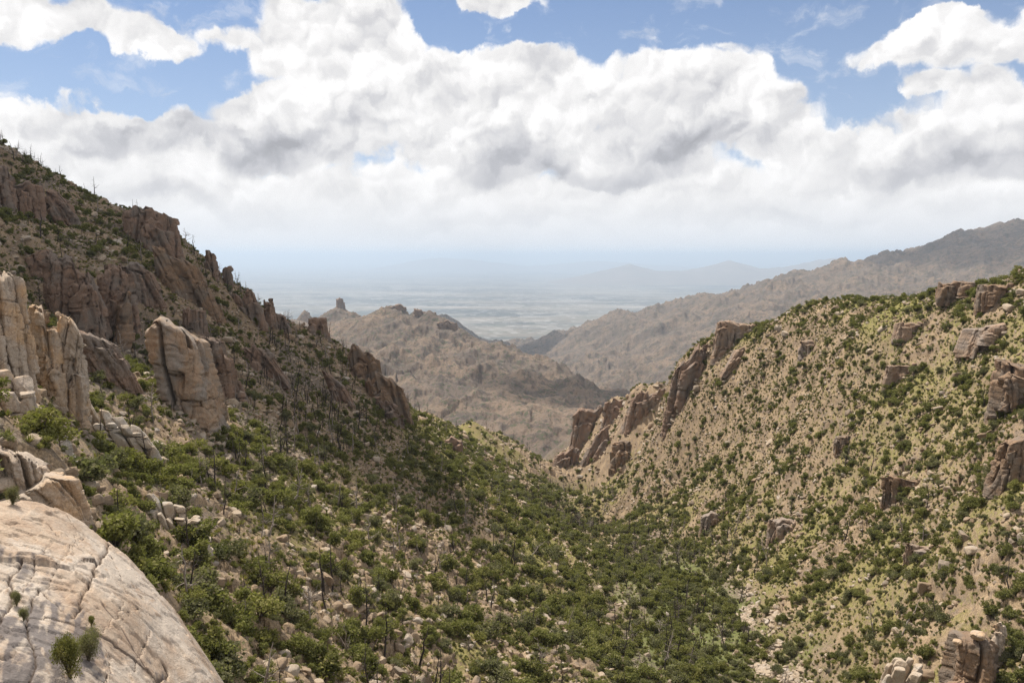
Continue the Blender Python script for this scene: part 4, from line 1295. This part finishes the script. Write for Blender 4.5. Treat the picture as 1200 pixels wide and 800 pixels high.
O('rock_outcrop', 'flat brown ledge with pale top at mid height on the right slope', 'pale topped ledge', 1062, 1108, 638, 648, M_BROWN, 5, 1, 2, [1, .7, .9, .4], seed=66)
O('rock_outcrop', 'small brown ledge under the layered skyline rock', 'small upper ledge', 1052, 1086, 376, 386, M_BROWN, 4, 2, 2, [.7, 1, .6], seed=67)
# hoodoo with its cap stones in the lower right corner
o, (Yh, Wh, Hh_, dh) = O('rock_hoodoo', 'stout dark brown rock column with a pale cap stone, lower right corner', 'capped column', 1116, 1170, 742, 832, M_DARK, 2, 2, 2, [.88, 1.0], Y=124, seed=70, jag=.12, cat='rock column', lean=.02, taper=.3)
rng = np.random.default_rng(5)
for i_, (dx_, dz_, s_, lbl) in enumerate([(0.12, 1.0, 2.3, None), (-.26, .87, 1.4, None)]):
    v, f = block(s_, s_, s_ * .55, rng, 12, 2.6, 5, .05)
    link('cap_stone', mesh_from('cap_stone', v, f, M_TAN), o, (Wh * dx_, -dh * .2, Hh_ * dz_ * .93 - .3))
O('rock_hoodoo', 'short pale capped knob just right of the tall capped column', 'short capped knob', 1166, 1178, 729, 748, M_TAN, 1, 1, 2, [1], Y=128, seed=71, k=2.6, cat='rock column')
# beyond the canyon
O('rock_spire', 'lone thimble of rock standing on the cone shaped peak of the middle ridge', 'thimble peak', 393.6, 400.6, 347.5, 361, M_FAR, 1, 2, 2, [.9, 1, .8], Y=3590, seed=72, k=3, cat='rock spire', taper=.35)
O('rock_outcrop', 'dark crags along the crest of the middle ridge', 'middle ridge crags', 455, 476, 355, 366, M_FAR, 6, 2, 1, [.5, .9, 1, .6], Y=2900, seed=73)
O('rock_outcrop', 'dark wall stepping down right along the middle ridge', 'stepping ridge wall', 484, 512, 360, 375, M_FAR, 7, 2, 1, [1, .9, .7, .6], Y=2820, seed=74)
O('rock_outcrop', 'low dark wall at the right end of the middle ridge crest', 'ridge end wall', 512, 536, 372, 388, M_FAR, 6, 2, 1, [.7, .9, .7], Y=2720, seed=75)
O('rock_outcrop', 'blue grey twin crags behind the spires, left of the thimble peak', 'blue twin crags', 340, 362, 362, 384, M_FAR, 4, 2, 1, [.4, .5, .8, 1], Y=3900, seed=76)

# ------------------------------------------------------------------ plants, dead trees, loose stones
def leaf_quads(c, size, rng, up=0.3):
    """one small leaf-spray quad at every centre"""
    n = len(c)
    a = rng.normal(size=(n, 3)); a /= np.linalg.norm(a, axis=1, keepdims=True)
    b = rng.normal(size=(n, 3)); b[:, 2] += up
    b -= (a * b).sum(1, keepdims=True) * a
    b /= np.linalg.norm(b, axis=1, keepdims=True)
    s = size * rng.uniform(0.6, 1.3, (n, 1))
    V = np.stack([c - a * s - b * s * .7, c + a * s * .8 - b * s, c + a * s + b * s * .8, c - a * s * .7 + b * s], 1).reshape(-1, 3)
    return V, np.arange(4 * n).reshape(n, 4)


def tube(pts, radii, sides=4):
    pts = np.asarray(pts, float)
    V, Fq = [], []
    for i, p in enumerate(pts):
        d = pts[min(i + 1, len(pts) - 1)] - pts[max(i - 1, 0)]
        d /= np.linalg.norm(d) + 1e-9
        u = np.cross(d, (0.3, 1, 0.2)); u /= np.linalg.norm(u) + 1e-9
        w = np.cross(d, u)
        for k in range(sides):
            a = 2 * math.pi * k / sides
            V.append(p + (u * math.cos(a) + w * math.sin(a)) * radii[i])
    for i in range(len(pts) - 1):
        for k in range(sides):
            a, b = i * sides + k, i * sides + (k + 1) % sides
            Fq.append((a, b, b + sides, a + sides))
    return np.array(V), np.array(Fq)


def shrub_geo(seed, nleaf, leaf, wide=0.62, lobes=9, droop=0.0):
    """crown 1 m high: lobes of foliage at the ends of several stems. returns stems, crown"""
    rng = np.random.default_rng(seed)
    stems, cs = [], []
    for i in range(lobes):
        a = rng.uniform(0, 2 * math.pi); rr = rng.uniform(0.05, 0.75) * wide
        z = rng.uniform(0.25, 0.80) - 0.25 * rr
        c = np.array([math.cos(a) * rr, math.sin(a) * rr, z])
        R = rng.uniform(0.15, 0.29)
        stems.append(tube([(0, 0, -0.12), c * (0.35, .35, .45), c], [0.028, 0.018, 0.006]))
        m = int(nleaf / lobes)
        d = rng.normal(size=(m, 3)); d /= np.linalg.norm(d, axis=1, keepdims=True)
        q = c + d * R * (rng.uniform(0.25, 1, (m, 1)) ** 0.5) * (1, 1, 0.8)
        lump = 0.75 + 0.5 * (noise3(d * 2 + seed, .6, seed) > -0.1)
        q = c + (q - c) * lump[:, None]
        cs.append(q)
    c = np.concatenate(cs)
    c = c[c[:, 2] > 0.02]
    V, Fq = leaf_quads(c, leaf, rng)
    return join(stems), (V, Fq)


def snag_geo(seed, branches=14, fork=False):
    """dead tree 1 m high: tapered bent trunk; bare limbs"""
    rng = np.random.default_rng(seed)
    n = 7
    z = np.linspace(-0.04, 1, n)
    bx = np.cumsum(rng.normal(0, .02, n)) + z * rng.normal(0, .08); by = np.cumsum(rng.normal(0, .02, n))
    P = np.stack([bx, by, z], 1)
    r0 = rng.uniform(.017, .026)
    trunk = tube(P, r0 * (1.15 - z * .95).clip(.12), 5)
    limbs = []
    for i in range(branches):
        t = rng.uniform(.22, .97)
        p = np.array([np.interp(t, z, bx), np.interp(t, z, by), t])
        a = rng.uniform(0, 2 * math.pi); L = rng.uniform(.08, .34) * (1.15 - t * .8)
        up = rng.uniform(-.2, .8)
        d = np.array([math.cos(a), math.sin(a), up])
        q1 = p + d * L * .5; q2 = p + d * L + np.array([0, 0, rng.uniform(-.03, .05)])
        rb = r0 * (1.1 - t) * .55 + .0018
        limbs.append(tube([p, q1, q2], [rb, rb * .7, rb * .25], 3))
        for _ in range(rng.integers(1, 4)):
            e = q1 + (q2 - q1) * rng.uniform(0, .8)
            d2_ = d + rng.normal(0, .7, 3)
            limbs.append(tube([e, e + d2_ * L * .4], [rb * .45, rb * .15], 3))
    return trunk, join(limbs)


def tuft_geo(seed, n=60):
    rng = np.random.default_rng(seed)
    a = rng.uniform(0, 2 * math.pi, n); lean = rng.uniform(.15, 1.0, n); L = rng.uniform(.5, 1, n)
    base = np.stack([np.cos(a) * .15, np.sin(a) * .15, np.zeros(n)], 1) * rng.uniform(.2, 1, (n, 1))
    tip = base + np.stack([np.cos(a) * lean, np.sin(a) * lean, 1.1 - lean * .6], 1) * L[:, None]
    side = np.stack([-np.sin(a), np.cos(a), 0 * a], 1) * .055
    V = np.stack([base - side, base + side, tip + side * .3, tip - side * .3], 1).reshape(-1, 3)
    return V, np.arange(4 * n).reshape(n, 4)


def mesh_join(name, pieces):
    """[(verts, faces, material)]"""
    V, Fq, mi, mats, k = [], [], [], [], 0
    for v, f, m in pieces:
        if m not in mats:
            mats.append(m)
        V.append(v); Fq.append(f + k); k += len(v)
        mi.append(np.full(len(f), mats.index(m)))
    return mesh_from(name, np.concatenate(V), np.concatenate(Fq), mats, np.concatenate(mi))


SHRUBS = []           # (crown mesh, stem mesh, joined mesh, colour word)
for i in range(12):
    mat, word = ((M_LEAF, 'dark green'), (M_LEAF3, 'bright green'), (M_LEAF3, 'bright green'), (M_LEAF2, 'grey green'))[i % 4]
    st, cr_ = shrub_geo(100 + i, 1500, 0.030, wide=(.5, .62, .75)[i % 3], lobes=(9, 12, 7)[i % 3])
    SHRUBS.append((mesh_from('crown', *cr_, mat), mesh_from('stem', *st, M_BARK), mesh_join('shrub', [(*cr_, mat), (*st, M_BARK)]), word))
SPARSE = []           # leafless grey twiggy bushes
for i in range(3):
    st, cr_ = shrub_geo(150 + i, 500, 0.012, wide=.55, lobes=12)
    tw = snag_geo(170 + i, 40)[1]
    SPARSE.append(mesh_join('twiggy_bush', [(*tw, M_TWIG), (*st, M_TWIG), (*cr_, M_TWIG)]))
SNAGS = []
for i in range(10):
    mat, word = ((M_CHAR, 'charred black'), (M_CHAR, 'charred black'), (M_GREYWOOD, 'bleached grey'))[i % 3]
    tr, lb = snag_geo(200 + i, (16, 8, 24, 5, 12)[i % 5])
    SNAGS.append((mesh_from('trunk', *tr, mat), mesh_from('limbs', *lb, mat), mesh_join('dead_tree', [(*tr, mat), (*lb, mat)]), word))
TUFTS = [mesh_from('tuft', *tuft_geo(300 + i), M_TUFT) for i in range(3)]
for i in range(3):
    st, cr_ = shrub_geo(320 + i, 260, 0.055, wide=.7, lobes=6)
    TUFTS.append(mesh_from('tuft', *cr_, (M_LEAF3, M_LEAF2, M_LEAF)[i]))
rng = np.random.default_rng(77)
ROCKS, words_r = [], ['pale pink', 'tan', 'pale grey']
M_STONE = [rock_mat('pale_stone', (0.38, 0.30, 0.22, 1), (0.33, 0.25, 0.17, 1), (0.36, 0.31, 0.26, 1), .5, .2, .08, cracks=False),
           rock_mat('tan_stone', (0.27, 0.20, 0.135, 1), (0.26, 0.18, 0.115, 1), (0.23, 0.19, 0.15, 1), .5, .3, .1, cracks=False)]
for i in range(12):
    v, f = block(1, rng.uniform(.6, 1), rng.uniform(.35, .8), rng, 9 if i < 6 else 5, rng.uniform(4, 9), 11, .05)
    v[:, 2] -= 0.22
    ROCKS.append(mesh_from('boulder', v, f, M_STONE[i % 2]))


def candidates(n, r0, r1, seed, a_max=38):
    rng = np.random.default_rng(seed)
    a = np.radians(rng.uniform(-a_max, a_max, n))
    r = np.sqrt(rng.uniform(r0 ** 2, r1 ** 2, n))
    x, y = r * np.sin(a), r * np.cos(a)
    z = g_at(GH, x, y)
    px, py = to_px(x, y, z)
    cov = cover(np.clip(px, -50, 1250), np.clip(py, 150, 850))
    keep = ~((x > -46) & (x < -6) & (y < 48))
    return x, y, z, px, py, cov, keep, rng


def pick(n_cand, r0, r1, seed, dens_fn, smin, smax, hide_keep=0.35):
    """positions and sizes, with what the picture shows of each"""
    x, y, z, px, py, cov, keep, rng = candidates(n_cand, r0, r1, seed)
    u = rng.uniform(size=len(x))
    keep &= u < dens_fn(x, y, px, py, cov)
    x, y, z, px, py = (q[keep] for q in (x, y, z, px, py))
    s = smin + (smax - smin) * rng.uniform(size=len(x)) ** 1.8
    r = np.hypot(x, y)
    vis = seen(x, y, z + s * 0.6)
    on = (px > -10) & (px < 1210) & (py < 830)
    stay = vis | (rng.uniform(size=len(x)) < hide_keep)
    out = dict(x=x, y=y, z=z, px=px, py=py, s=s, vis=vis & on, app=s / r)
    return {k: v[stay] for k, v in out.items()}, rng


def scatter_stuff(name, label, P, sources, rng, squash=(0.8, 1.25), tilt=0.12):
    """what nobody could count: one object whose points carry the plants or stones"""
    n = len(P['x'])
    me = bpy.data.meshes.new(name)
    me.vertices.add(n)
    me.vertices.foreach_set('co', np.stack([P['x'], P['y'], P['z'] + P.get('dz', 0)], 1).astype(np.float32).ravel())
    rot = np.stack([rng.normal(0, tilt, n), rng.normal(0, tilt, n), rng.uniform(0, 6.28, n)], 1)
    a = me.attributes.new('rot', 'FLOAT_VECTOR', 'POINT'); a.data.foreach_set('vector', rot.astype(np.float32).ravel())
    scl = np.stack([P['s'] * rng.uniform(*squash, n), P['s'] * rng.uniform(*squash, n), P['s']], 1)
    a = me.attributes.new('scl', 'FLOAT_VECTOR', 'POINT'); a.data.foreach_set('vector', scl.astype(np.float32).ravel())
    a = me.attributes.new('idx', 'INT', 'POINT'); a.data.foreach_set('value', rng.integers(0, len(sources), n).astype(np.int32))
    o = link(name, me)
    ng = bpy.data.node_groups.new(name + '_nodes', 'GeometryNodeTree')
    ng.interface.new_socket('Geometry', in_out='INPUT', socket_type='NodeSocketGeometry')
    ng.interface.new_socket('Geometry', in_out='OUTPUT', socket_type='NodeSocketGeometry')
    nd, lk = ng.nodes, ng.links
    gi, go = nd.new('NodeGroupInput'), nd.new('NodeGroupOutput')
    mp = nd.new('GeometryNodeMeshToPoints'); iop = nd.new('GeometryNodeInstanceOnPoints')
    g2i = nd.new('GeometryNodeGeometryToInstance')
    for src in sources:
        so = bpy.data.objects.new(src.name, src)
        oi = nd.new('GeometryNodeObjectInfo')
        oi.inputs['Object'].default_value = so
        oi.inputs['As Instance'].default_value = False
        lk.new(oi.outputs['Geometry'], g2i.inputs[0])
    iop.inputs['Pick Instance'].default_value = True
    lk.new(gi.outputs[0], mp.inputs[0]); lk.new(mp.outputs[0], iop.inputs['Points']); lk.new(g2i.outputs[0], iop.inputs['Instance'])
    for nm, ty, sock in (('rot', 'FLOAT_VECTOR', 'Rotation'), ('scl', 'FLOAT_VECTOR', 'Scale'), ('idx', 'INT', 'Instance Index')):
        na = nd.new('GeometryNodeInputNamedAttribute'); na.data_type = ty; na.inputs[0].default_value = nm
        lk.new(na.outputs[0], iop.inputs[sock])
    lk.new(iop.outputs[0], go.inputs[0])
    md = o.modifiers.new('scatter', 'NODES'); md.node_group = ng
    return tag(o, label, kind='stuff')


def split(P, n_top):
    """indices of the n that show largest, and the rest"""
    sc_ = np.where(P['vis'], P['app'], -1)
    order = np.argsort(-sc_)
    top = order[:n_top]; top = top[sc_[top] > 0]
    rest = np.setdiff1d(np.arange(len(sc_)), top)
    return top, {k: v[rest] for k, v in P.items()}


ORD = ['nearest', 'second', 'third', 'fourth', 'fifth', 'sixth', 'seventh', 'eighth', 'ninth', 'tenth', 'eleventh', 'twelfth', 'thirteenth', 'fourteenth', 'fifteenth', 'sixteenth', 'seventeenth', 'eighteenth', 'nineteenth', 'twentieth']
TENS = {2: 'twenty', 3: 'thirty', 4: 'forty', 5: 'fifty', 6: 'sixty', 7: 'seventy'}


def ordinal(k):
    """k counts from zero"""
    if k < 20:
        return ORD[k]
    t, u = divmod(k + 1, 10)
    return TENS[t][:-1] + 'ieth' if u == 0 else TENS[t] + ' ' + ('first' if u == 1 else ORD[u - 1])




def where(kind, px, py, used):
    """relation to the closest named rock and the rank outward from it"""
    d = sorted(((math.hypot(px - a, py - b), nm, a, b) for nm, a, b in LANDMARKS))
    _, nm, a, b = d[0]
    ang = math.degrees(math.atan2(b - py, px - a)) % 360
    rel = ('right of', 'above and right of', 'above', 'above and left of', 'left of', 'below and left of', 'below', 'below and right of')[int((ang + 22.5) // 45) % 8]
    return nm, rel, d[0][0]


def label_all(kind, items):
    """items: (object, px, py, description). ranks every one outward from its landmark"""
    bins = {}
    for it in items:
        nm, rel, dist = where(kind, it[1], it[2], None)
        bins.setdefault((nm, rel, it[3]), []).append((dist, it))
    for (nm, rel, desc), lst in bins.items():
        lst.sort(key=lambda t: t[0])
        for k, (_, it) in enumerate(lst):
            it[0]['label'] = f'{desc}, {rel} the {nm}' if len(lst) == 1 else f'{desc}, {ordinal(k)} one {rel} the {nm}'


# shrubs and small trees
ck = np.array([at(*p)[:2] for p in [(930, 830, 165), (905, 765, 188), (880, 712, 218), (845, 680, 255), (795, 652, 300)]])


def wander(t):
    return 2.6 * np.sin(t * 6.0) + 1.5 * np.sin(t * 13.0 + 1)


def off_creek(x, y):
    """0 in the open boulder bed of the creek, 1 away from it"""
    d = np.full(x.shape, 99.0)
    tt = np.linspace(0, 2.6, 40); ii = np.clip(tt.astype(int), 0, 3)
    line = ck[ii] + (ck[ii + 1] - ck[ii]) * (tt - ii)[:, None] + wander(tt)[:, None] * (1, .3)
    for (x0, y0), (x1, y1) in zip(line[:-1], line[1:]):
        t = np.clip(((x - x0) * (x1 - x0) + (y - y0) * (y1 - y0)) / ((x1 - x0) ** 2 + (y1 - y0) ** 2), 0, 1)
        d = np.minimum(d, np.hypot(x - x0 - t * (x1 - x0), y - y0 - t * (y1 - y0)))
    return sstep(d + 1.6 * pn2(x / 5, y / 5, 98), .8, 2.6)


def d_shrub(x, y, px, py, c):
    clump = sstep(fbm(x, y, 13, 3, 91), -0.25, 0.25)
    return off_creek(x, y) * 0.17 * c[0] ** 0.9 * (0.2 + clump) * (1 + 0.9 * sstep(px, 640, 900) * sstep(c[0], 1.3, .9)) * (1 + 0.15 * sstep(px, 450, 250))


def merge(*Ps):
    return {k: np.concatenate([p[k] for p in Ps]) for k in Ps[0]}


P1, rng = pick(110000, 60, 460, 401, d_shrub, 0.8, 3.3)
P2, rng = pick(120000, 460, 1000, 411, d_shrub, 1.0, 3.4, .15)
P3, rng = pick(120000, 60, 420, 412, lambda x, y, px, py, c: d_shrub(x, y, px, py, c) * (1.5 + 1.3 * sstep(px, 700, 950)), 0.4, 1.15, .1)
P = merge(P1, P2, P3)
P['s'] = P['s'] * (1 + 0.35 * sstep(P['px'], 950, 600) * sstep(P['py'], 450, 600))
P['app'] = P['s'] / np.hypot(P['x'], P['y'])
P['dz'] = -0.06 * P['s']
top, rest = split(P, 285)
items = []
for q, i in enumerate(top):
    v = int(rng.integers(0, len(SHRUBS)))
    crown, stem, joined, word = SHRUBS[v]
    s = P['s'][i]
    loc = (P['x'][i], P['y'][i], P['z'][i] - 0.06 * s); rot = (rng.normal(0, .08), rng.normal(0, .08), rng.uniform(0, 6.28))
    scl = (s * rng.uniform(.9, 1.3), s * rng.uniform(.9, 1.3), s)
    big = P['app'][i] * 1200 * F > 14
    if big:
        r_ = link('shrub', None, loc=loc, rot=rot, scale=scl)
        link('crown', crown, r_); link('stem', stem, r_)
    else:
        r_ = link('shrub', joined, loc=loc, rot=rot, scale=scl)
    size = 'tall' if s > 3.0 else ('broad' if scl[0] > 1.15 * s else ('small' if s < 1.6 else 'rounded'))
    tag(r_, cat='shrub', group='evergreen shrubs on the canyon slopes')
    items.append((r_, P['px'][i], P['py'][i] - P['app'][i] * 450, f'{size} {word} shrub'))
label_all('shrub', items)
SH_LIVE = [m[2] for m in SHRUBS]
n_r = len(rest['x'])
scatter_stuff('scrub', 'countless evergreen shrubs speckling both slopes of the canyon', rest, SH_LIVE + [SHRUBS[5][2], SHRUBS[3][2], SHRUBS[9][2]], rng)
print('shrubs', len(top), n_r)

# bare grey brush
P, rng = pick(30000, 70, 800, 402, lambda x, y, px, py, c: 0.22 * np.clip(c[3], 0, 1) * (0.3 + sstep(fbm(x, y, 25, 3, 92), -.1, .3)), 1.0, 2.6, .2)
scatter_stuff('dead_brush', 'leafless grey brown brush among the dead trees', P, SPARSE, rng)
print('brush', len(P['x']))

# burnt and bleached dead trees
P, rng = pick(26000, 60, 700, 403, lambda x, y, px, py, c: 0.45 * np.clip(c[3], 0, 1.3) ** 1.1 * (0.3 + 1.2 * sstep(fbm(x, y, 45, 2, 93), -.2, .3)), 3.0, 9.0, .2)
top, rest = split(P, 260)
items = []
for i in top:
    tr, lb, jn, word = SNAGS[int(rng.integers(0, len(SNAGS)))]
    s = P['s'][i]
    loc = (P['x'][i], P['y'][i], P['z'][i] - .02 * s); rot = (rng.normal(0, .07), rng.normal(0, .07), rng.uniform(0, 6.28))
    if P['app'][i] * 1200 * F > 26:
        r_ = link('dead_tree', None, loc=loc, rot=rot, scale=s)
        link('trunk', tr, r_); link('bare_crown', lb, r_)
    else:
        r_ = link('dead_tree', jn, loc=loc, rot=rot, scale=s)
    tag(r_, cat='dead tree', group='dead trees left by the fire')
    items.append((r_, P['px'][i], P['py'][i] - P['app'][i] * 450, f"{'tall' if s > 5.5 else ('short' if s < 3.5 else 'slim')} {word} dead tree"))
label_all('dead tree', items)
if len(rest['x']):
    scatter_stuff('dead_trees_beyond', 'thin dead trees too far and many to count', rest, [m[2] for m in SNAGS], rng, (1, 1), .06)
print('snags', len(top), len(rest['x']))
# a few long pale logs lying or leaning on the slope
for k_, (px, py, L, rz, tl, lbl) in enumerate([(620, 655, 9, .9, 1.15, 'long bleached log leaning up among the trees in the middle of the valley'), (300, 655, 8, 2.2, 1.35, 'grey fallen trunk lying across the slope right of the pale block pile'),
                                               (1058, 745, 8, .2, .75, 'bleached leaning trunk beside the heaped pale boulders'), (185, 470, 6, 2.4, 1.2, 'bent bleached trunk fallen below the twin pillars'), (95, 262, 7, 1.0, 1.1, 'grey fallen log on the dark upper left mountain')]):
    x, y, z = hit(px, py)
    o = link('fallen_log', SNAGS[2 + 3 * (k_ % 3)][2], loc=(x, y, z + .4), rot=(0, tl, rz), scale=L)
    tag(o, lbl, 'fallen log')

# boulders and loose stones
def d_rock(x, y, px, py, c):
    return 0.45 * (0.15 + c[1]) * (0.25 + 1.6 * sstep(fbm(x, y, 14, 3, 94), -0.15, 0.35))


def d_block(x, y, px, py, c):
    return 0.36 * np.clip(c[1] - .1, 0, 1) ** 1.2 * (.12 + sstep(fbm(x, y, 24, 3, 96) + (c[1] - .5) * .5, -0.05, 0.25))


P1, rng = pick(170000, 55, 520, 404, d_rock, 0.35, 1.7, .15)
P2, rng = pick(45000, 60, 1000, 414, d_block, 1.5, 4.6, .2)
P3, rng = pick(70000, 380, 1000, 415, d_rock, 0.9, 2.6, .1)
P = merge(P1, P2, P3)
P['s'] = np.minimum(P['s'], 0.9 + 0.008 * np.hypot(P['x'], P['y']))
P['app'] = P['s'] / np.hypot(P['x'], P['y'])
top, rest = split(P, 285)
items = []
for i in top:
    v = int(rng.integers(0, 6))
    s = P['s'][i] * 1.25
    r_ = link('boulder', ROCKS[v], loc=(P['x'][i], P['y'][i], P['z'][i] - .02 * s), rot=(rng.normal(0, .25), rng.normal(0, .25), rng.uniform(0, 6.28)), scale=(s, s * rng.uniform(.8, 1.1), s * rng.uniform(.8, 1.3)))
    tag(r_, cat='boulder', group='loose boulders on the canyon slopes')
    items.append((r_, P['px'][i], P['py'][i], f"{'large' if s > 2.4 else ('small' if s < 1.4 else 'blocky')} {'pale' if v % 2 == 0 else 'tan'} boulder"))
label_all('boulder', items)
scatter_stuff('rubble', 'loose pale stones strewn over the slopes', rest, ROCKS, rng, (.8, 1.3), .35)
print('boulders', len(top), len(rest['x']))

# creek bed: pale boulders down the valley bottom
rng = np.random.default_rng(9)
n = 620
t = rng.uniform(0, 1, n) ** 1.2 * 2.6
t = t[pn2(t * 5.0, t * 0 + .4, 99) + rng.uniform(-.25, .25, n) > -.12]
n = len(t)
i0 = np.clip(t.astype(int), 0, 3)
q = ck[i0] + (ck[i0 + 1] - ck[i0]) * (t - i0)[:, None] + rng.normal(0, 1.3, (n, 2)) + wander(t)[:, None] * (1, .3)
P = dict(x=q[:, 0], y=q[:, 1], z=g_at(GH, q[:, 0], q[:, 1]), s=rng.uniform(.5, 1.9, n))
scatter_stuff('creek_rubble', 'white boulders filling the dry creek bed', P, [r for r in ROCKS if r.materials[0] is M_STONE[0]], rng, (.8, 1.4), .3)

# grass clumps and low herbs
P, rng = pick(190000, 60, 480, 405, lambda x, y, px, py, c: 0.55 * (0.35 + sstep(fbm(x, y, 9, 3, 95), -.3, .3)) * (.5 + c[2]), 0.35, 0.95, .1)
scatter_stuff('grass', 'straw and green bunch grass between the stones', P, TUFTS, rng)
print('tufts', len(P['x']))

# plants rooted in the cracks of the slab
FINE = []
for i in range(2):
    st, cr_ = shrub_geo(500 + i, 9000, 0.013, wide=.55, lobes=22)
    FINE.append((mesh_from('crown', *cr_, (M_LEAF, M_LEAF2)[i]), mesh_from('stem', *st, M_BARK)))
for px, py, s, v, lbl in [(82, 792, 1.9, 0, 'dark conifer like bush growing from the slab crack near the bottom'), (104, 775, 1.5, 3, 'grey green bush on the slab beside the dark conifer like bush'), (20, 712, .75, 5, 'small round green bush in the left crack of the slab'),
                          (28, 730, .65, 2, 'low yellow green bush below the small round one on the slab'), (108, 742, .55, 6, 'tiny yellow green tuft on the slab above the bushes'), (15, 592, 1.1, 3, 'dry yellowish bush along the top edge of the slab')]:
    x, y = on_slab(px, py)
    crown, stem = FINE[0 if v in (0, 6) else 1]
    r_ = tag(link('shrub', None, loc=(x, y, slab_height(x, y)), rot=(0, 0, px), scale=(s * .55, s * .55, s)), lbl, 'shrub')
    link('crown', crown, r_); link('stem', stem, r_)
